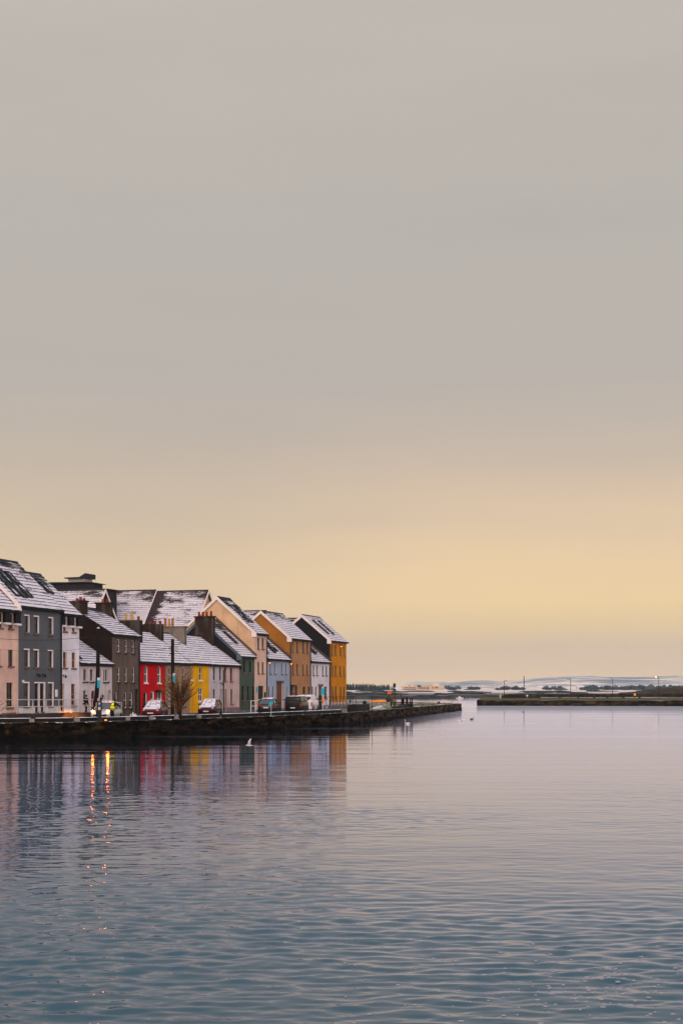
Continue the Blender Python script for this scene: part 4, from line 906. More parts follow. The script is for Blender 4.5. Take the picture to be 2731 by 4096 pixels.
# big concrete block and kerb stones towards the tip
p_, a = q_frame(1466, .9); m = MB(); m.box((-3.9, -.45, 0), (-3.3, .45, .55)); m.box((-3.299, -.5, 0), (3.9, .5, .80)); tag(m.build('concrete_block', dark_conc, loc=(p_.x, p_.y, 1.88), rz=a, bevel=.03), 'long dark concrete block with a low step on the quay edge', 'concrete block')
p_, a = q_frame(1637, .9); m = MB(); m.prism([(-6, 0), (6.5, 0), (6.1, .42), (1.5, .42), (-2, .24), (-5.8, .20)], 'y', -.4, .4); tag(m.build('kerb_stone', dark_conc, loc=(p_.x, p_.y, 1.98), rz=a, bevel=.02), 'dark wedge-shaped kerb stone under the timber posts', 'kerb stone')
# parking meter
p_ = q_frame(419, .36)[0]; p_ = Vector((p_.x, p_.y, QZ + .03)); root = thing('parking_meter', 'black pay and display parking meter with a P sign on the quay edge', 'parking meter', p_, R(-90 + 4))
mt = mat('meter_black', (.010,.013,.017), .5)
m = MB(); m.box((-.16, -.13, 0), (.16, .13, .80)); m.build('pedestal', mt, root, bevel=.02)
m = MB(); m.prism([(-.185, .80), (.185, .80), (.185, 1.46), (-.185, 1.38)], 'y', -.17, .17); mh = m.build('cabinet', mt, root, bevel=.02)
m = MB(); m.box((.186, -.10, 1.13), (.194, .10, 1.37)); sgn_ = m.build('sign_plate', mat('parking_blue', (.01,.12,.22), .5), root)
m = MB(); m.box((.188, -.08, .82), (.197, .08, 1.04)); m.build('screen', mat('meter_screen', (.42,.45,.42), .4), root)
m = MB(); m.lathe([(.03, 1.3), (.03, 1.48), (.10, 1.50), (.08, 1.66), (.01, 1.72)], (0, .08, 0), 10); m.build('solar_cap', mt, root)
def letters(txt, parent, loc, rot, size, m_, name='lettering'):
    cu = bpy.data.curves.new(name, 'FONT'); cu.body = txt; cu.size = size; cu.extrude = .004; cu.align_x = 'CENTER'; cu.align_y = 'CENTER'; cu.materials.append(m_)
    tmp = bpy.data.objects.new('tmp', cu); COL.objects.link(tmp); dg = bpy.context.evaluated_depsgraph_get(); me = bpy.data.meshes.new_from_object(tmp.evaluated_get(dg)); bpy.data.objects.remove(tmp)
    o = bpy.data.objects.new(name, me); COL.objects.link(o); o.parent = parent; o.location = loc; o.rotation_euler = rot; return o
letters('P', sgn_, (.198, 0, 1.25), (R(90), 0, R(90)), .22, white_pt)
# amber marker light on the edge
p_ = q_frame(434, .30)[0]; p_ = Vector((p_.x, p_.y, QZ + .03)); root = thing('marker_light', 'small glowing amber marker light at the foot of the parking meter', 'marker light', p_, 0)
m = MB(); m.box((-.09, -.05, 0), (.09, .05, .04)); m.build('base', dark_metal, root)
m = MB(); m.box((-.085, -.045, .04), (.085, .045, .12)); m.build('lens', mat('amber_lens', (.9,.3,.02), .4, emit=(1,.22,.01), es=2.2), root, bevel=.015)
# bags
def bag(label, p_, sx_, sy_, sz_, ears=False):
    m = MB(); m.ball((0, 0, sz_*.5), (sx_/2, sy_/2, sz_*.52), 14, 9, jit=.09)
    o = thing('plastic_bag', label, 'bag', p_, R(20)); m.build('sack', mat('white_plastic', (.70,.64,.62), .5, var=.1), o, smooth=True)
    k = MB(); k.tube([(0, 0, sz_*.9), (.05, .02, sz_*1.2)], [.05, .03], 6); k.ball((.03, 0, sz_*1.22), (.09, .05, .05), 8, 5, jit=.15); k.build('knot', mat('white_plastic', (.70,.64,.62), .5), o)
bag('small crumpled white bag on the quay edge below the railing', at(279.5, 100.3, z=QZ + .03), .30, .26, .20)
bag('flat white bag lying on the quay edge in front of the red car', at(601, 107.3, z=QZ + .03), .85, .5, .18)
bag('white rubbish bag standing by the brown house, right of the people', at(531, 126.5, z=1.74), .50, .45, .36); bag('smaller white rubbish bag beside the larger one at the brown house', at(541, 125.8, z=1.74), .42, .36, .26)
for i, (px, Y, sx_) in enumerate(((700, 128, .9), (690, 124.5, .7), (905, 141, .6))):
    m = MB(); m.ball((0, 0, .02), (sx_, .35, .12), 14, 6, jit=.12); tag(m.build('snow_heap', snow_m, loc=at(px, Y, z=1.74), smooth=True), ['low heap of swept snow on the road right of the red car', 'small snow patch by the second pole', 'small heap of snow by the black downpipe of the lilac cottage'][i], 'snow heap')
# ------------------------------------------------------------------ railings
def railing(label, pts, h_, rails, m_, r=.03, post_r=None, step=None):
    """pts: post feet in metres; every post is a part, each rail a part"""
    o = pts[0]; root = thing('railing', label, 'railing', o)
    for p_ in pts:
        m = MB(); m.tube([p_ - o, p_ - o + Vector((0, 0, h_))], post_r or r*1.15, 8); m.build('post', m_, root)
    for f in rails:
        m = MB(); m.tube([p_ - o + Vector((0, 0, h_*f)) for p_ in pts], r, 8); m.build('rail', m_, root)
    return root
pts = [FP(u, -2.2, pav(u)) for u in (-6, -3.6, -1.2, 1.2, 3.3, 5.4, 7.4, 9.3, 11.2, 13.1, 15.0, 16.8)]
railing('long white tubular railing on the entrance ramp at left', pts, 1.08, (1.0, .5), mat('worn_white_rail', (.50,.47,.46), .5, var=.15), .032)
railing('dark iron railing beside the silver car and the brown house', [at(px, Y, z=1.75) for px, Y in ((470, 118), (497, 119.5), (528, 121), (561, 122.5))], 1.12, (1.0,), dark_metal, .026)
railing('short white railing at the green and cream house steps', [at(1004, 150.5, z=1.8), at(1022, 152, z=1.8), at(1047, 155, z=1.95)], 1.25, (1.0, .55), white_pt, .035)
railing('dark iron railing in front of the blue house', [FP(u, -1.45, pav(u)) for u in (63.6, 65.1, 66.6, 68.1, 69.6)], 1.15, (1.0, .5), dark_metal, .026)
railing('dark iron railing in front of the white and amber houses', [FP(u, -1.45, pav(u)) for u in (77.2, 78.7, 80.2, 81.7, 83.2, 84.7, 86.2, 87.7, 89.2, 90.7, 92.3)], 1.22, (1.0, .12), dark_metal, .028)

# ------------------------------------------------------------------ utility poles, wires
pole_m = patchy('creosote_pole', (.005,.0035,.003), (.014,.010,.008), .4, .6, 2, stretch=(4,4,.4))
def wire(label, a, b_, sag, r=.012, m_=None):
    mid = (a + b_)/2; m = MB(); m.tube([a + (b_ - a)*(i/16) - mid - Vector((0, 0, sag*4*(i/16)*(1 - i/16))) for i in range(17)], r, 5)
    return tag(m.build('overhead_wire', m_ or dark_metal, loc=mid), label, 'wire')
pA = at(392, 119.0, z=1.76); pB = at(691, 127.5, z=1.75)
tA = H - (2514 - HY)*pA.y/F; tB = H - (2556 - HY)*pB.y/F
r1 = thing('utility_pole', 'tall dark wooden pole with a hanging cable loop, left of the two', 'utility pole', pA)
m = MB(); lean_ = .45; m.tube([(-lean_*.6, 0, 0), (0, 0, 3.2), (.05, 0, tA - 1.76)], [.20, .18, .125], 10); m.build('pole', pole_m, r1)
m = MB(); m.lathe([(.10, 0), (.13, .03), (.02, .12)], (.05, 0, tA - 1.76), 8); m.build('snow_cap', snow_m, r1)
m = MB(); m.tube([(-.30, 0, tA - 2.65), (.35, 0, tA - 2.65)], .035, 6); m.build('crossarm', dark_metal, r1)
m = MB(); m.tube([(.16 + .13*math.sin(a*.6), -.12, 3.85 + .32*math.cos(a*.6)) for a in range(11)], .02, 6); m.build('cable_loop', dark_metal, r1)
def poster(parent, x, z, rz):
    m = MB(); m.box((x - .11, -.225, z), (x + .13, -.200, z + .62)); s_ = m.build('poster', blue_sign, parent); s_.rotation_euler = (0, 0, rz)
    m = MB(); m.box((x - .11, -.226, z + .63), (x + .13, -.200, z + .85)); h_ = m.build('poster_header', mat('poster_white', (.55,.62,.66), .6), parent); h_.rotation_euler = (0, 0, rz)
poster(r1, .10, 2.62, 0)
r2 = thing('utility_pole', 'dark wooden pole with insulators and a bracket lamp by the tan cottage', 'utility pole', pB)
hB = tB - 1.75
m = MB(); m.tube([(0, 0, 0), (0, 0, hB)], [.17, .145], 10); m.build('pole', pole_m, r2)
m = MB(); m.tube([(-.26, 0, hB - 1.32), (.26, 0, hB - 1.32)], .045, 6); m.build('crossarm', dark_metal, r2)
m = MB(); m.box((.15, -.1, hB - 1.0), (.45, .12, hB - .72)); m.build('junction_box', pale_conc, r2)
m = MB(); m.tube([(.1, 0, hB - .52), (.7, 0, hB - .40), (1.25, .1, hB - .33)], .028, 6); m.build('bracket', dark_metal, r2)
for k in range(4):
    m = MB(); m.lathe([(.03, 0), (.06, .03), (.04, .07), (.06, .1), (.03, .14)], (-.20 - .07*(k % 2), 0, hB - .75 - .13*k), 8); m.build('insulator', grey_metal, r2)
poster(r2, .16, 3.1, 0)
wire('taut dark wire from the tall dark pole across the grey house to the left edge', FP(-9, -1.5, 8.25), pA + Vector((0, 0, tA - 2.35)), .45, .018)
wire('thin lower wire crossing the grey and white houses at left', FP(-9, -1.0, 7.6), pA + Vector((0, 0, tA - 3.3)), .5, .010)
wire('wire sagging between the two dark wooden poles', pA + Vector((0, 0, tA - 2.45)), pB + Vector((-.1, 0, hB - .78)), .55, .020)
wire('thin cable from the second pole down to the yellow cottage roof', pB + Vector((.1, 0, hB - .9)), FP(38.5, -.3, 6.85), .1, .010)

# ------------------------------------------------------------------ bare shrubs
bark = mat('dark_twig_bark', (.016,.010,.006), .9, var=.4)
twigm = mat('twig_bark', (.15,.075,.026), .9, var=.4)
def shrub(label, base, h_, spread, n, seed, m_=bark, lean=Vector((0, 0, 0))):
    rnd = random.Random(seed); root = thing('bare_shrub', label, 'shrub', base); st = MB(); tw = MB()
    for k in range(n):
        a = rnd.uniform(0, 6.283); out = spread * rnd.uniform(.25, 1); hh = h_ * rnd.uniform(.6, 1) * (1.08 - .32*(out/spread)**2)
        p_ = Vector((rnd.uniform(-.15, .15), rnd.uniform(-.15, .15), 0)); tip_ = Vector((math.cos(a)*out, math.sin(a)*out*.8, hh)) + lean*hh
        pts_ = []
        for i in range(8):
            f = i/7; q = p_.lerp(tip_, f); q += Vector((rnd.uniform(-1, 1), rnd.uniform(-1, 1), 0))*.045*h_*f*(1 - f*.4) - (tip_ - p_)*Vector((1, 1, 0)).length*0
            q.x -= math.cos(a)*out*.35*math.sin(math.pi*f); q.y -= math.sin(a)*out*.35*math.sin(math.pi*f); pts_.append(q)
        st.tube(pts_, [.040*(1 - .72*i/7)*h_/3.2 for i in range(8)], 4)
        for i in range(2, 8):
            for q_ in range(rnd.choice((1, 2, 2))):
                b0 = pts_[i]; d = Vector((math.cos(a) + rnd.uniform(-1.1, 1.1), math.sin(a) + rnd.uniform(-1.1, 1.1), rnd.uniform(.8, 2.0))).normalized()*rnd.uniform(.25, .75)*h_/3.2
                b1 = b0 + d*.55 + Vector((rnd.uniform(-.05, .05),)*3); b2 = b0 + d
                tw.tube([b0, b1, b2], [.014, .012, .008], 3)
                if rnd.random() < .7:
                    d2 = (d + Vector((rnd.uniform(-.4, .4), rnd.uniform(-.4, .4), .1))).normalized()*.28; tw.tube([b1, b1 + d2], [.008, .005], 3)
    st.build('stem', m_, root, recalc=False); tw.build('twig', twigm, root, recalc=False)
    return root
p_, _ = q_frame(757, .9); shrub('tall bare leafless shrub in front of the yellow cottage', Vector((p_.x, p_.y, 1.9)), 3.55, 1.65, 64, 3)
p_, _ = q_frame(-30, .6); shrub('bare twigs reaching in from the left photo edge', Vector((p_.x, p_.y, 1.9)), 2.0, 1.3, 14, 5, lean=Vector((.15, 0, 0)))
p_, _ = q_frame(1611, 1.0); shrub('small bare bush tangled round the timber posts on the lawn edge', Vector((p_.x, p_.y, 1.95)), 1.5, .75, 12, 8)
sp_ = at(1604, 205, z=2.05); root = thing('sapling', 'small leafless forked sapling beside the signal pole', 'tree', sp_)
m = MB(); m.tube([(0, 0, 0), (.02, 0, .9), (0, 0, 1.25)], [.05, .035, .03], 6); m.build('trunk', bark, root)
m = MB()
for q in ((-.38, 0, 1.75), (.10, 0, 1.9), (.32, .1, 1.7), (-.15, .1, 2.05)): m.tube([(0, 0, 1.2), (q[0]*.5, q[1], 1.2 + (q[2] - 1.2)*.6), q], [.025, .018, .01], 5)
m.build('branch', bark, root)

# ------------------------------------------------------------------ things on the lawn and quay tip
orange = mat('safety_orange', (.80,.22,.01), .5, var=.08)
def quad_on(px, Y, z): return at(px, Y, z=z)
p_ = at(1509, 238, z=2.10); root = thing('upturned_dinghy', 'bright orange upturned dinghy lying on the lawn', 'dinghy', p_, R(6))
m = MB(); rr = []
for f, hw, hh in ((-1, .05, .05), (-.8, .28, .20), (-.4, .50, .38), (.2, .56, .44), (.8, .54, .44), (1, .50, .38)): rr.append([(f*1.45, hw*math.cos(a*math.pi/8), hh*math.sin(a*math.pi/8)) for a in range(9)])
m.ring(rr); m.build('hull', orange, root, smooth=True)
m = MB(); m.box((-.7, -.03, .33), (1.25, .03, .465)); m.build('keel', mat('dark_red_keel', (.08,.02,.01), .6), root, bevel=.01)
for sy in (-1, 1):
    m = MB(); m.tube([(-1.4, sy*.1, .04), (-.8, sy*.33, .04), (-.3, sy*.54, .04), (.3, sy*.59, .04), (1.43, sy*.53, .04)], .04, 6); m.build('gunwale', mat('dark_red_keel', (.08,.02,.01), .6), root)
p_ = at(1557, 246, z=2.1); root = thing('lifebuoy_stand', 'orange lifebuoy housing on a post behind the dark boulder', 'lifebuoy')if False else thing('lifebuoy_stand', 'orange lifebuoy housing on a post behind the dark boulder', 'lifebuoy', p_)
m = MB(); m.box((-.05, .06, 0), (.05, .16, 1.95)); m.build('post', timber, root)
m = MB(); m.prism([(-.30, 1.38), (.30, 1.38), (.32, 1.80), (.20, 2.0), (-.20, 2.0), (-.32, 1.80)], 'y', -.10, .059); m.build('housing', orange, root, bevel=.02)
m = MB(); m.ring([[((.17 + .05*math.cos(b_*math.pi/3))*math.cos(a*math.pi/8), -.13 + .05*math.sin(b_*math.pi/3), 1.70 + (.17 + .05*math.cos(b_*math.pi/3))*math.sin(a*math.pi/8)) for b_ in range(6)] for a in range(17)], caps=False); m.build('lifebuoy', mat('lifebuoy_ring', (.30,.06,.01), .5), root)
m = MB(); m.ball((0, 0, .35), (.52, .42, .50), 14, 9, jit=.10); tag(m.build('boulder', patchy('dark_rock', (.018,.014,.010), (.05,.04,.028), .4, .6, 3), loc=at(1553, 241, z=2.1), smooth=False), 'dark rounded boulder beside the orange dinghy', 'boulder')
m = MB(); m.box((-.11, -.11, 0), (.11, .11, .62)); m.lathe([(.10, .62), (.12, .66), (.02, .70)], n=8); tag(m.build('short_post', timber, loc=at(1568, 236, z=2.1)), 'short dark post right of the boulder', 'post')
p_ = at(1578, 236, z=2.1); root = thing('signal_pole', 'slim pole with a black signal box and lamp by the lawn', 'signal pole', p_)
zt = H - (2733 - HY)*p_.y/F - 2.1
m = MB(); m.tube([(0, 0, 0), (0, 0, zt - .3)], .05, 8); m.build('pole', dark_metal, root)
m = MB(); m.box((-.20, -.12, zt - .70), (.14, .12, zt)); m.build('signal_box', dark_metal, root, bevel=.02)
m = MB(); m.box((.15, -.10, zt - .55), (.22, .10, zt - .06)); m.build('side_plate', pale_conc, root)
m = MB(); m.ball((-.30, -.06, zt - .76), (.13, .09, .05), 8, 5); m.build('lamp', mat('pale_lamp', (.75,.6,.5), .4), root, smooth=True)
m = MB(); m.box((-.26, -.08, zt - 1.25), (.22, .08, zt - .95)); m.build('control_box', dark_metal, root, bevel=.02)
# timber mooring frame
p_ = at(1582, 186, z=2.0); root = thing('timber_fence', 'dark two-rail timber fence on the lawn edge by the posts', 'fence', p_, R(10))
for x in (-.62, .9):
    m = MB(); m.box((x - .09, -.08, 0), (x + .09, .08, .62)); m.build('post', timber, root)
for z in (.30, .52):
    m = MB(); m.box((-.75, -.13, z), (2.1, -.081, z + .13)); m.build('rail', timber, root)
for px, Y, w_, h_, lab in ((1611, 182, .36, 1.12, 'thickest dark timber mooring post, half hidden in the bare bush'), (1627, 183.5, .30, 1.20, 'dark timber mooring post with a wider cap beside the bush'), (1640.5, 184, .17, 1.10, 'slim dark timber post, left one of a close pair'), (1648, 185, .17, 1.12, 'slim dark timber post, right one of a close pair')):
    p_ = at(px, Y, z=2.0); r_ = thing('mooring_post', lab, 'mooring post', p_, R(8), 'timber mooring posts by the quay tip')
    m = MB(); m.lathe([(w_*.5, 0), (w_*.52, .4), (w_*.46, h_)], n=10); m.build('shaft', timber, r_)
    m = MB(); m.lathe([(w_*.60, h_ + .001), (w_*.62, h_ + .07), (w_*.3, h_ + .1)], n=10); m.build('cap', timber, r_)
def bollard(label, p_, r, h_, group=None):
    m = MB(); m.lathe([(r*1.15, 0), (r*.95, .05), (r*.8, h_*.55), (r*.85, h_*.72), (r*1.2, h_*.80), (r*1.15, h_*.95), (r*.5, h_)], n=12)
    return tag(m.build('bollard', dark_metal, loc=p_, smooth=False), label, 'bollard', group)
bollard('black iron bollard standing at the far lawn edge near the quay tip', at(1754.5, 222, z=2.05), .20, .36)
bollard('small black bollard on the lawn close to the amber house', at(1401, 232, z=2.12), .13, .42)
p_ = at(1458, 160, z=1.75); root = thing('litter_bin', 'black litter bin standing behind the concrete block', 'bin', p_)
m = MB(); m.lathe([(.19, 0), (.21, 1.0)], n=14); m.build('body', dark_metal, root); m = MB(); m.lathe([(.23, 1.001), (.23, 1.12), (.08, 1.24)], n=14); m.build('lid', dark_metal, root)
p_ = at(1488, 152, z=1.9); m = MB(); m.tube([(0, 0, 0), (0, 0, 1.5)], .03, 6); m.lathe([(.05, 1.5), (.05, 1.54), (.01, 1.56)], n=8); tag(m.build('marker_pole', timber, loc=p_), 'thin bare marker pole in front of the concrete block', 'pole')
# waste bins and signs in the street
p_ = at(1280.5, 160.5, z=1.75); root = thing('street_bin', 'tall dark cylindrical bin or post right of the white van', 'bin', p_)
m = MB(); m.lathe([(.17, 0), (.17, 1.0), (.21, 1.01), (.21, 1.55), (.17, 1.62), (.20, 1.66), (.20, 1.84), (.05, 1.9)], n=14); m.build('body', mat('bin_green_black', (.010,.016,.016), .5), root)
m = MB(); m.prism([(-.2, 1.20), (.2, 1.25), (.2, 1.29), (-.2, 1.24)], 'y', -.225, -.212); m.build('band', pale_conc, root)
p_ = at(1290, 165.5, z=1.9); root = thing('sign_board', 'light blue sign board before the white house door', 'sign', p_)
m = MB(); m.tube([(0, .05, 0), (0, .05, 2.6)], .03, 6); m.build('post', grey_metal, root); m = MB(); m.box((-.17, -.02, 1.75), (.22, .02, 2.50)); m.build('panel', blue_sign, root)
p_ = at(1291.5, 164, z=1.85); root = thing('lifebuoy_box', 'orange lifebuoy box on a post beside the dark bin', 'lifebuoy', p_)
m = MB(); m.box((-.04, .1, 0), (.04, .18, 1.4)); m.build('post', grey_metal, root); m = MB(); m.box((-.17, -.08, .95), (.17, .099, 1.45)); m.build('box', orange, root, bevel=.03)
p_, a = q_frame(1104, .5); root = thing('sign_board', 'tilted light blue sign on a thin stake before the charcoal car', 'sign', Vector((p_.x, p_.y, 1.93)))
m = MB(); m.tube([(0, 0, 0), (.02, 0, .95)], .03, 6); m.build('stake', grey_metal, root)
m = MB(); m.prism([(-.20, .86), (.16, 1.06), (.20, 1.38), (-.16, 1.18)], 'y', -.045, -.031); m.build('panel', blue_sign, root)

# ------------------------------------------------------------------ birds
white_f = mat('white_feather', (.72,.66,.64), .8, var=.06); grey_f = mat('grey_feather', (.42,.40,.42), .8); dark_f = mat('dark_feather', (.018,.014,.012), .7); bill_o = mat('orange_bill', (.55,.14,.02), .5)
def swan(label, p_, rz, s_=1.0, fm=white_f, neck=.62, group='swans on the water', cat='swan', bill=bill_o):
    root = thing(cat if cat != 'bird' else 'water_bird', label, cat, p_, rz, group); m = MB()
    prof = [(-.55, .02, .22), (-.45, .09, .19), (-.25, .19, .15), (0, .23, .13), (.22, .18, .13), (.36, .09, .15), (.42, .03, .17)]
    m.ring([[(x*s_, r*math.cos(a*math.pi/5)*s_, (z + r*.75*math.sin(a*math.pi/5))*s_) for a in range(10)] for x, r, z in prof])
    n_ = [(.33, 0, .16), (.46, 0, .26), (.45, 0, .26 + neck*.35), (.36, 0, .26 + neck*.65), (.36, 0, .26 + neck*.90), (.45, 0, .26 + neck), (.53, 0, .24 + neck)]
    m.tube([Vector(q)*s_ for q in n_], [x*s_ for x in (.085, .065, .048, .043, .045, .055, .03)], 8)
    m.build('body', fm, root, smooth=True)
    b_ = MB(); b_.tube([Vector((.52, 0, .245 + neck))*s_, Vector((.64, 0, .20 + neck))*s_], [.028*s_, .010*s_], 6); b_.build('bill', bill, root)
    for sy in (-1, 1):
        w_ = MB(); w_.ball((-.12*s_, sy*.16*s_, .24*s_), (.36*s_, .09*s_, .13*s_), 10, 6); w_.build('wing', fm, root, smooth=True)
swan('lone white swan with upright neck close under the quay wall', at(1629, 142, z=WZ-.03), R(170), .52)
swan('nearer white swan of the pair off the quay tip', at(1837, 152, z=WZ-.03), R(200), .48)
swan('farther white swan of the pair off the quay tip', at(1853, 157, z=WZ-.03), R(-20), .48)
swan('dark water bird swimming right of the two swans', at(1886, 163, z=WZ-.04), R(30), .50, dark_f, .45, None, 'bird', dark_f)
swan('black cormorant with raised neck swimming in the dark house reflections', at(404, 50.5, z=WZ-.11), R(40), .30, dark_f, .45, None, 'bird', dark_f)
swan('tiny dark bird swimming below the far pier wall', at(2090, 217, z=WZ-.04), R(80), .4, dark_f, .5, None, 'bird', dark_f)
g0 = at(997, 70, y=2982); root = thing('gull', 'white gull flying low over the water with wings raised', 'gull', g0, R(188))
root.scale = (.66,)*3
m = MB(); prof = [(-.24, .012, .0), (-.16, .035, .0), (-.03, .062, .005), (.08, .058, .01), (.15, .042, .02), (.20, .040, .03), (.235, .018, .025)]
m.ring([[(x, r*math.cos(a*math.pi/4), z + r*math.sin(a*math.pi/4)) for a in range(8)] for x, r, z in prof]); m.build('body', white_f, root, smooth=True)
m = MB(); m.ring([[(x, y, z) for y, z in ((-w_, .0), (w_, .0), (w_, .012), (-w_, .012))] for x, w_ in ((-.20, .02), (-.33, .07), (-.345, .06))]); m.build('tail', white_f, root)
m = MB(); m.tube([(.225, 0, .025), (.28, 0, .015)], [.012, .004], 6); m.build('bill', bill_o, root)
for sy in (-1, 1):
    m = MB(); rr = []
    for y, z, xf, xb, th in ((.04, .03, .09, -.09, .022), (.14, .17, .10, -.10, .018), (.20, .31, .07, -.10, .014), (.22, .43, -.02, -.12, .010), (.21, .52, -.10, -.14, .006)):
        if sy < 0: y, z = y*1.6, z*.93
        rr.append([(xf, sy*y, z), ((xf + xb)/2, sy*(y + th), z + th), (xb, sy*y, z), ((xf + xb)/2, sy*(y - th), z - th*.5)])
    m.ring(rr); m.build('wing', grey_f if sy < 0 else white_f, root, smooth=True)

# ------------------------------------------------------------------ the far pier on the right
mp_ = patchy('pier_stone', (.005,.004,.003), (.055,.036,.020), .44, .64, .7, rough=.95, stretch=(1,1,1.6), detail=6)
mpg = patchy('pier_grass', (.030,.028,.006), (.085,.080,.014), .4, .6, .25)
PL = [(31, 326), (29.9, 311), (31.4, 307.5), (52, 304), (73, 299), (103, 291), (146, 282)]
m = MB(); P_ = catmull(PL, 2.5)
for a, c in zip(P_, P_[1:]):
    zs = [.4, .75, 1.15, 1.6, 1.96]
    for z0, z1 in zip(zs, zs[1:]):
        def J_(p_, z): return Vector((p_.x, p_.y, z)) + Vector((.1*mnoise.noise(Vector((p_.x*.5, z, 0))), -.45*mnoise.noise(Vector((p_.x*.4, p_.y*.4, z*2))) - .25*(1.96 - z)/1.96, .12*mnoise.noise(Vector((p_.x*.35, 7, 0))) if z > 1.8 else 0))
        m.face([J_(a, z0), J_(c, z0), J_(c, z1), J_(a, z1)])
tag(m.build('pier_wall', mp_), 'long dark stone pier wall across the water on the right', 'pier wall')
m = MB()
for a, c in zip(P_, P_[1:]):
    for j in range(6):
        def G(p_, k): q = p_.lerp(Vector((p_.x*1.42 + 2, 440, 0)), k); q.z = 1.94 + .02*k + (.07*mnoise.noise(Vector((q.x*.1, q.y*.1, 0))) if k > 0 else .02); return q
        m.face([G(a, j/6), G(c, j/6), G(c, (j+1)/6), G(a, (j+1)/6)])
structure(m.build('pier_lawn', mpg))
snowp = patchy('pier_path_snow', (.10,.08,.06), (.62,.58,.56), .45, .55, .12)
m = MB(); 
for i in range(30):
    xa, xb = 52 + i*2.6, 52 + (i+1)*2.6; m.face([(xa, 400, 2.05), (xb, 399.5, 2.05), (xb, 416, 2.07), (xa, 416, 2.07)])
structure(m.build('pier_path', snowp))
dw = patchy('dark_pier_wall', (.010,.008,.007), (.035,.025,.018), .4, .6, .5, rough=.95)
def wall_run(label, pa, pb, Y, z0, hts, name='low_wall', m_=None):
    a, c = at(pa, Y, z=z0), at(pb, Y, z=z0); m = MB(); n = len(hts); xs = [a.x + (c.x - a.x)*i/(n - 1) for i in range(n)]; o = Vector(((a.x + c.x)/2, Y, z0))
    m.ring([[(x - o.x, -.35, -.8), (x - o.x, .35, -.8), (x - o.x, .35, h_), (x - o.x, -.35, h_)] for x, h_ in zip(xs, hts)])
    return tag(m.build(name, m_ or dw, loc=o), label, 'wall')
rj = lambda n, lo, hi: [random.uniform(lo, hi) for _ in range(n)]
wall_run('dark thick wall at the open end of the far pier', 2003, 2160, 395, 1.7, [.9, 1.0] + rj(10, 1.15, 1.3) + rj(8, .95, 1.2))
wall_run('long dark low wall running along the back of the far pier', 2162, 2900, 425, 1.9, rj(40, 1.02, 1.2))
m = MB()
rr = []
for i in range(26):
    f = i/25; x = 84 + f*60; h_ = 3.6*min(1, f*3)**.7*(.75 + .45*f) + random.uniform(-.2, .25)
    rr.append([(x, 470 + 10*math.cos(a*math.pi/6) * -1, max(0, h_*math.sin(a*math.pi/6)) + 1.5) for a in range(7)])
m.ring(rr, caps=False, closed=False)
structure(m.build('dark_mound', patchy('heath', (.020,.016,.010), (.05,.036,.020), .4, .6, .3, rough=.95), smooth=False)); bpy.data.objects['dark_mound'].name = 'hill'
gp_ = 'street lamps along the far pier'
lamp_glow = mat('pier_lamp_lit', (1,.6,.2), .5, emit=(1,.36,.06), es=9)
def pier_lamp(label, px, yt, side, lit=False, Y=402):
    p_ = at(px, Y, z=1.8); h_ = H - (yt - HY)*Y/F - 1.8; r_ = thing('street_lamp', label, 'street lamp', p_, 0, gp_)
    m = MB(); m.tube([(0, 0, 0), (0, 0, h_*.35), (0, 0, h_)], [.11, .09, .065], 8); m.build('pole', dark_metal, r_)
    m = MB(); m.tube([(0, 0, h_ - .12), (side*.5, 0, h_ - .05)], .045, 6); m.build('arm', dark_metal, r_)
    m = MB(); m.ring([[(side*x, y, h_ + z) for y, z in ((-.13, -.05), (.13, -.05), (.10, .06), (-.10, .06))] for x in (.45, 1.05)]); hd = m.build('lamp_head', dark_metal, r_)
    if lit: m = MB(); m.ball((side*.8, 0, h_ - .12), (.22, .13, .12), 10, 6); m.build('bulb', lamp_glow, hd, smooth=True)
pier_lamp('street lamp nearest the open end of the far pier, head turned right', 2015.5, 2722, 1)
pier_lamp('unlit street lamp second along the far pier, behind the low wall', 2280.5, 2716, -1)
pier_lamp('unlit street lamp third along the far pier, next to the lit one', 2448.5, 2711.5, -1)
pier_lamp('lit street lamp glowing orange at the right end of the far pier', 2632.5, 2706.5, -1, True)
p_ = at(2094.5, 398, z=1.75); root = thing('flagpole', 'tall blue pole with a reddish tip on the far pier', 'pole', p_)
zt = H - (2701 - HY)*398/F - 1.75
m = MB(); m.tube([(0, 0, 0), (0, 0, zt - 1.0)], .13, 8); m.build('pole', mat('teal_pole', (.015,.12,.20), .5), root); m = MB(); m.tube([(0, 0, zt - 1), (0, 0, zt - .3)], .12, 8); m.lathe([(.05, zt - .3), (.05, zt)], n=6); m.build('tip', mat('rust_tip', (.30,.09,.06), .6), root)
p_ = at(2537, 400, z=1.85); root = thing('lifebuoy_stand', 'yellow orange lifebuoy on a short post on the far pier', 'lifebuoy', p_)
m = MB(); m.tube([(0, .1, 0), (0, .1, 1.5)], .06, 6); m.build('post', dark_metal, root); m = MB(); m.prism([(-.28, .75), (.28, .75), (.30, 1.2), (.15, 1.45), (-.15, 1.45), (-.3, 1.2)], 'y', -.1, .08); m.build('housing', mat('yellow_orange', (.80,.36,.02), .5), root, bevel=.03)
p_ = at(2107, 393, z=1.75); root = thing('warning_sign', 'small red and white warning sign beside the blue pole', 'sign', p_)
m = MB(); m.tube([(0, .05, 0), (0, .05, 1.2)], .04, 6); m.build('post', grey_metal, root); m = MB(); m.box((-.24, -.02, .72), (.24, .02, 1.0)); m.build('panel', white_pt, root); m = MB(); m.box((-.24, -.02, 1.001), (.24, .02, 1.22)); m.build('header', mat('sign_red', (.5,.04,.02), .5), root)
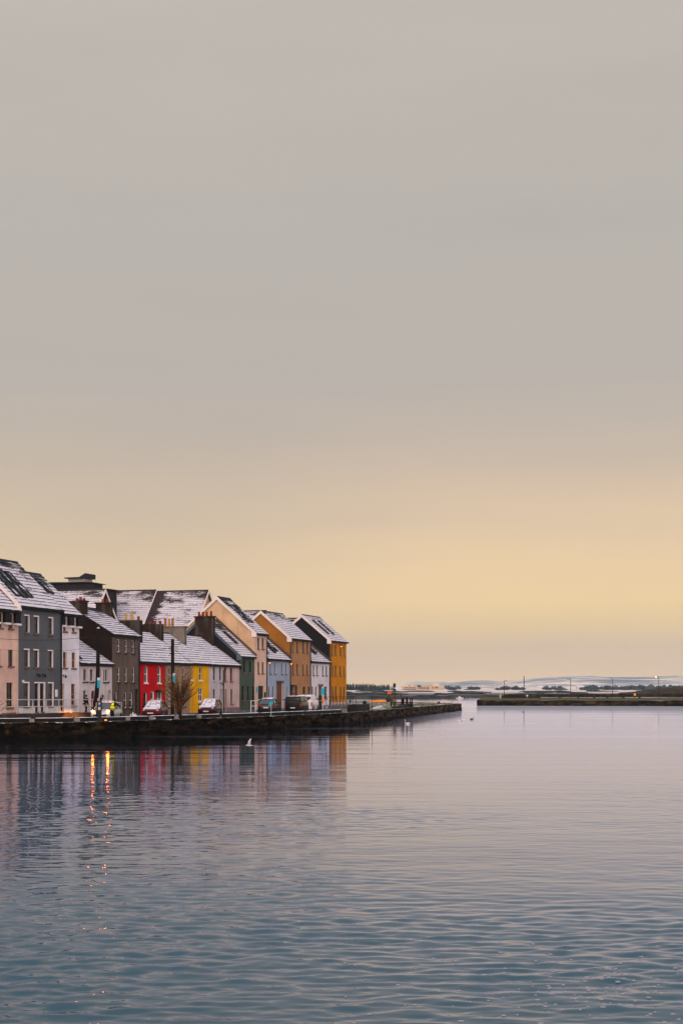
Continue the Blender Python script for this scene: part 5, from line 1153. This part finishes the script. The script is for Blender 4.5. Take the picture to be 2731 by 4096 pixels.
m = MB(); m.box((-.20, -.15, 0), (.20, .15, 1.25)); m.prism([(-.24, 1.25), (.24, 1.25), (0, 1.4)], 'y', -.19, .19); tag(m.build('gate_pillar', pale_conc, loc=at(2000, 392, z=1.7)), 'pale pillar at the open end of the far pier', 'pillar')
for px, w_ in ((2238, 'left of the second pier lamp'), (2311, 'right of the second pier lamp'), (2375, 'midway between second and third pier lamps'), (2427, 'just left of the third pier lamp'), (2491.6, 'right of the third pier lamp'), (2556, 'right of the yellow lifebuoy')):
    bollard('stout black bollard on the far pier grass, ' + w_, at(px, 388, z=1.92), .36, .72, 'bollards on the far pier')
for k in range(12):
    px = 2182 + k*8.2 + random.uniform(-2.5, 2.5); m = MB(); q_ = random.uniform(.10, .24); m.box((-q_, -.1, 0), (q_, .1, random.uniform(.12, .32))); m.lathe([(q_, .1), (q_*.6, random.uniform(.2, .36))], n=6)
    tag(m.build('wall_stone', mat('grey_stone', (.16,.14,.12), .9, var=.4), loc=at(px, 424.2, z=2.95)), 'pale stone standing on the long low pier wall', 'stone', 'pale stones on the low pier wall')
# ------------------------------------------------------------------ far shore, woods, hills
msh, t, b = base_mat('snowy_shore')
gp = N(t, 'ShaderNodeNewGeometry'); n1 = noise(t, pos(t, (.006, .03, 1)), 1.6, 4, .6); n2 = noise(t, pos(t, (.05, .12, 1)), 1, 4, .65)
sz = N(t, 'ShaderNodeSeparateXYZ'); t.links.new(pos(t), sz.inputs[0])
f = math_n(t, 'ADD', math_n(t, 'MULTIPLY', n1, .6), math_n(t, 'MULTIPLY', n2, .4))
f = math_n(t, 'ADD', f, maprange(t, sz.outputs[1], 630, 1100, -.16, .12))
f = maprange(t, f, .44, .54, 0, 1, True)
lo = mix_n(t, maprange(t, n2, .4, .6, 0, 1), (.020,.024,.022), (.10,.09,.08))
t.links.new(mix_n(t, f, lo, (.60,.51,.45)), b.inputs['Base Color']); b.inputs['Roughness'].default_value = .95; b.inputs['Specular IOR Level'].default_value = .1
def shore_z(x, y):
    k = max(0, (y - 600)/620); return WZ - .15 + 3.1*min(1, k)**.8 + .35*mnoise.noise(Vector((x*.012, y*.02, 0)))*min(1, k*4) + max(0, y - 1224)*.0012
def shore_front(x): return 600 + 12*mnoise.noise(Vector((x*.01, 1, 0))) + max(0, (x - 110))*.5
m = MB(); nx, ny = 70, 40
for i in range(nx + 1):
    x = -420 + 1500*i/nx
    for j in range(ny + 1):
        s_ = (j/ny)**1.8; y = shore_front(x) + (4600 - shore_front(x))*s_; xx = x*(1 + 2.2*s_); m.v.append((xx, y, shore_z(xx, y) if y > 615 else WZ - .15 + .3*(j > 0)))
for i in range(nx):
    for j in range(ny): a = i*(ny+1) + j; m.f.append((a, a + ny + 1, a + ny + 2, a + 1)); m.m.append(0)
structure(m.build('shore', msh, smooth=True))
# dark wrack-covered breakwater along the far water's edge
m = MB(); x = -5
dkw = patchy('wet_rock', (.018,.022,.022), (.055,.05,.045), .4, .6, .4, rough=.9)
rr = []
for i in range(60):
    x = -8 + i*3.4; y = 593 + max(0, (x - 110))*.5; hh = WZ + 1.05 + random.uniform(-.25, .25); rr.append([(x, y - 2.2, .5), (x, y - 1.2, hh), (x, y + 1.5, hh + .1), (x, y + 3, .6)])
m.ring(rr); tag(m.build('breakwater', dkw), 'low dark breakwater along the far water edge', 'breakwater')
scrub = patchy('dark_scrub', (.012,.022,.020), (.035,.045,.035), .4, .6, .3, rough=.95)
bu = MB()
for k in range(46):
    x = random.uniform(-10, 330); y = random.uniform(700, 1120); bu.ball((x, y, shore_z(x, y) + .2), (random.uniform(4, 16), 4, random.uniform(.5, 1.2)), 8, 5, jit=.25)
tag(bu.build('scrub_patches', scrub), 'dark low scrub scattered over the snowy far shore', 'scrub', kind='stuff')
def conifers(m, x, y, z, h_, rnd):
    r = h_*rnd.uniform(.13, .24); n = 7
    for k in range(n):
        f = k/n; zz_ = z + h_*(.06 + .86*f); rr_ = r*(1 - f)**.8*rnd.uniform(.8, 1.15) + .12*h_/8
        q = [(x + rr_*rnd.uniform(.65, 1.15)*math.cos(a*math.pi/3.5 + k), y + rr_*math.sin(a*math.pi/3.5 + k), zz_) for a in range(7)]; top_ = (x + rnd.uniform(-.05, .05)*h_, y, zz_ + h_*.24)
        i = len(m.v); m.v += q + [top_]
        for a in range(7): m.f.append((i + a, i + (a+1) % 7, i + 7)); m.m.append(0)
fm_ = mat('spruce_needles', (.006,.018,.022), .9, var=.5, sc=.3)
rnd = random.Random(4); fo = MB()
prof_w = [(1370, 2733), (1400, 2734), (1440, 2735), (1470, 2733), (1500, 2735), (1510, 2742), (1520, 2737), (1545, 2736), (1560, 2739), (1572, 2748)]
for k in range(330):
    px = rnd.uniform(1290, 1574) if k > 40 else rnd.uniform(1290, 1400); Y = rnd.uniform(1420, 1620)
    yt = prof_w[0][1]
    for (a, ya), (c, yc) in zip(prof_w, prof_w[1:]):
        if a <= px <= c: yt = ya + (yc - ya)*(px - a)/(c - a)
    ztop = H - (yt + rnd.triangular(-3, 10, 2) - HY)*Y/F; zb = 3.6; conifers(fo, (px - CX)*Y/F, Y, zb, max(2, ztop - zb), rnd)
tag(fo.build('forest', fm_, recalc=False), 'dark conifer wood behind the snowy shore, right of the amber house', 'forest', kind='stuff')
tb = MB(); rnd = random.Random(9)
for k in range(330):
    px = rnd.uniform(1590, 2900); Y = rnd.choice((rnd.uniform(1500, 1900), rnd.uniform(2300, 3200)))
    dens = mnoise.noise(Vector((px*.012, 0, 0)))
    if dens < -.05 and px < 2350: continue
    if px < 1800 and (Y < 2000 or px < 1780): continue
    hh = rnd.uniform(2.2, 5.0)*(Y/1800)*(1.35 if px > 2350 else 1); x = (px - CX)*Y/F; z = shore_z(x, Y) - .3
    for q in range(5):
        tb.ball((x + rnd.uniform(-3, 3), Y + rnd.uniform(-2, 2), z + hh*rnd.uniform(.3, .75)), (rnd.uniform(1.5, 3.6), 2.5, hh*rnd.uniform(.22, .38)), 7, 5, jit=.3)
tag(tb.build('trees_mass', mat('far_tree_foliage', (.020,.042,.050), .95, var=.5, sc=.1), recalc=False), 'belt of dark trees along the foot of the snowy hills', 'trees', kind='stuff')
# low modern building on the far shore
Yb = 1700; p_ = at(1690, Yb, z=0); sc_ = Yb/F
tanb = mat('sandstone_cladding', (.52,.36,.22), .85, var=.08); dkg = mat('dark_glazing', (.03,.035,.04), .3)
root = thing('low_modern_building', 'low sand-coloured modern building with flat roofs on the far shore', 'building', (p_.x, Yb, H - (2759 - HY)*sc_ - 1.6))
gz = H - (2759 - HY)*sc_ - 1.6
def blk(x0, x1, y0, y1, d0, d1, m_, name):
    b_ = MB(); b_.box(((x0 - 1690)*sc_, d0, (H - (y1 - HY)*sc_) - gz), ((x1 - 1690)*sc_, d1, (H - (y0 - HY)*sc_) - gz)); return b_.build(name, m_, root)
for x0, x1, y0, y1, d0, d1 in ((1607, 1668, 2745, 2764, 0, 9), (1631, 1644, 2738, 2744.9, 2, 8), (1655, 1668, 2739, 2744.9, 2, 8), (1668.2, 1712, 2748.5, 2764, .5, 10), (1714, 1727, 2737.5, 2764, -1, 8), (1727.2, 1764, 2743, 2764, 0, 9), (1764.2, 1777, 2749, 2764, .8, 8)): blk(x0, x1, y0, y1, d0, d1, tanb, 'wall')
blk(1669, 1683, 2741, 2748.4, 1, 7, dkg, 'glazed_box'); blk(1684, 1712, 2743.5, 2748.4, 2, 8, mat('pale_roof_box', (.5,.33,.2), .8), 'roof_box')
blk(1728, 1756, 2734.5, 2742.9, 1.5, 8, mat('pale_hall', (.66,.56,.42), .8), 'upper_hall')
for x0, x1, y0, y1 in ((1618, 1630, 2749.5, 2752.5), (1634, 1663, 2750, 2753), (1672, 1706, 2750.5, 2753.5), (1612, 1664, 2757, 2760), (1709, 1713, 2749, 2757), (1741, 1750, 2748, 2753), (1729, 1733, 2749, 2754)): blk(x0, x1, y0, y1, -.25 if x0 < 1705 or x0 > 1713 else .2, -.02 if x0 < 1705 or x0 > 1713 else .45, dkg, 'window')
# a few distant houses among the trees
for i, (px, Y, w_) in enumerate(((2320, 1700, 7), (2313, 1730, 6), (2420, 2000, 9), (2455, 2100, 8), (2390, 1850, 7), (2545, 2100, 10), (2160, 2000, 8), (2085, 2200, 9))):
    x = (px - CX)*Y/F; z = shore_z(x, Y); r_ = thing('distant_cottage', 'tiny pale cottage among the dark trees on the far shore', 'house', (x, Y, z), R(random.uniform(-20, 20)), 'distant cottages below the hills')
    m = MB(); m.box((-w_/2, -3, -1), (w_/2, 3, 3.2)); m.build('wall', mat('far_white_wall', (.62,.58,.55), .9), r_)
    m = MB(); m.prism([(-3.3, 3.2), (3.3, 3.2), (0, 5.6)], 'x', -w_/2 - .2, w_/2 + .2); m.build('roof', mat('far_snow_roof', (.55,.52,.54), .9), r_)
# motor boat on the far water
p_ = at(1838, 575, z=WZ-.1); root = thing('motor_boat', 'small white cabin boat moored off the far breakwater', 'boat', p_, R(5)); root.scale = (.45,)*3
m = MB(); m.ring([[(x, -w_, .9 + .12*abs(x)/3), (x, -w_*.55, .1), (x, w_*.55, .1), (x, w_, .9 + .12*abs(x)/3)] for x, w_ in ((-3.1, .9), (-1, 1.1), (1.2, 1.05), (2.4, .6), (3.2, .08))]); m.build('hull', white_pt, root)
m = MB(); m.ring([[(x, -.75, .8), (x, .75, .8), (x, .65, zt_), (x, -.65, zt_)] for x, zt_ in ((-1.4, 1.9), (.6, 1.9), (1.4, 1.0))]); m.build('cabin', white_pt, root)
m = MB(); m.ring([[(x, -.85, .7), (x, .85, .7), (x, .7, zt_), (x, -.7, zt_)] for x, zt_ in ((-3.0, 1.3), (-2.2, 1.75), (-1.42, 1.75))]); m.build('canvas_cover', mat('navy_canvas', (.02,.03,.05), .8), root)
# hills with snow
mh, t, b = base_mat('snowy_hillside')
n1 = noise(t, pos(t, (.0026, .0022, .012)), 1.3, 5, .65); n2 = noise(t, pos(t, (.016, .012, .05)), 1, 4, .65)
f = math_n(t, 'ADD', math_n(t, 'MULTIPLY', n1, .65), math_n(t, 'MULTIPLY', n2, .35)); f = maprange(t, f, .42, .57, 0, 1, True)
t.links.new(mix_n(t, f, (.09,.14,.17), (.80,.68,.54)), b.inputs['Base Color']); b.inputs['Roughness'].default_value = .95; b.inputs['Specular IOR Level'].default_value = .1  # golden sky warmth is put into the snow's base colour
HP = [(1200, 2750), (1500, 2748), (1545, 2742), (1590, 2744), (1612, 2748), (1621, 2728.5), (1660, 2726.8), (1774, 2727.4), (1784, 2731), (1817, 2730), (1878, 2722.4), (1934, 2720.6), (2015, 2726), (2086, 2719.5), (2151, 2710.8), (2216, 2707), (2270, 2703), (2346, 2701.6), (2422, 2705.9), (2531, 2707), (2640, 2705), (2694, 2702.6), (2731, 2704), (3000, 2712), (3300, 2730)]
def ridge_y(px):
    for (a, ya), (c, yc) in zip(HP, HP[1:]):
        if a <= px <= c: return ya + (yc - ya)*(px - a)/(c - a)
    return HP[-1][1]
m = MB(); nx, ny = 200, 26
for i in range(nx + 1):
    px = 1210 + 2080*i/nx; Yr = 6800 if px > 1790 else 6000 + max(0, px - 1621)*4.7
    for j in range(ny + 1):
        s_ = j/ny; Y = 3400 + (Yr - 3400)*s_*1.0
        zr = H - (ridge_y(px) - HY)*Yr/F; x = (px - CX)*Y/F
        z = 3 + (zr - 3)*(s_**1.35) + 3.0*mnoise.noise(Vector((x*.003, Y*.003, 2)))*math.sin(math.pi*s_)*2
        m.v.append((x, Y, z))
for i in range(nx):
    for j in range(ny): a = i*(ny+1) + j; m.f.append((a, a + ny + 1, a + ny + 2, a + 1)); m.m.append(0)
structure(m.build('hills', mh, smooth=True))
# foam flecks drifting on the near water
fo = MB(); rnd = random.Random(21)
for k in range(190):
    if k < 130: px, y = rnd.gauss(2420, 230), rnd.gauss(3960, 75)
    else: px, y = rnd.uniform(1300, 2731), rnd.uniform(3700, 4110)
    if y < 3760 or px > 2760: continue
    Y = (H - WZ)*F/(y - HY); x = (px - CX)*Y/F; w_ = rnd.triangular(.006, .026, .010); n = 7
    zq = WZ + wave(x, Y)
    fo.ring([[(x + w_*1.6*k*math.cos(a*6.283/n), Y + w_*k*math.sin(a*6.283/n), zq + z_) for a in range(n)] for k, z_ in ((1, -.006), (.92, .006), (.5, .009))])
tag(fo.build('sea_foam', mat('sea_foam', (.27,.26,.28), .9), recalc=False), 'pale foam flecks floating on the near teal water', 'foam', kind='stuff')
# air that fades the far shore
hz = bpy.data.materials.new('haze_air'); hz.use_nodes = True; t = hz.node_tree; t.nodes.clear()
pvn = N(t, 'ShaderNodeVolumePrincipled'); pvn.inputs['Color'].default_value = (.74, .84, .97, 1); pvn.inputs['Density'].default_value = 7e-5; pvn.inputs['Anisotropy'].default_value = 0
o_ = N(t, 'ShaderNodeOutputMaterial'); t.links.new(pvn.outputs[0], o_.inputs['Volume'])
m = MB(); m.box((-4600, -320, -1.6), (4600, 7500, 150)); o = m.build('haze', hz); o['kind'] = 'stuff'; o['label'] = 'thin bluish evening haze over the bay'; o['category'] = 'haze'
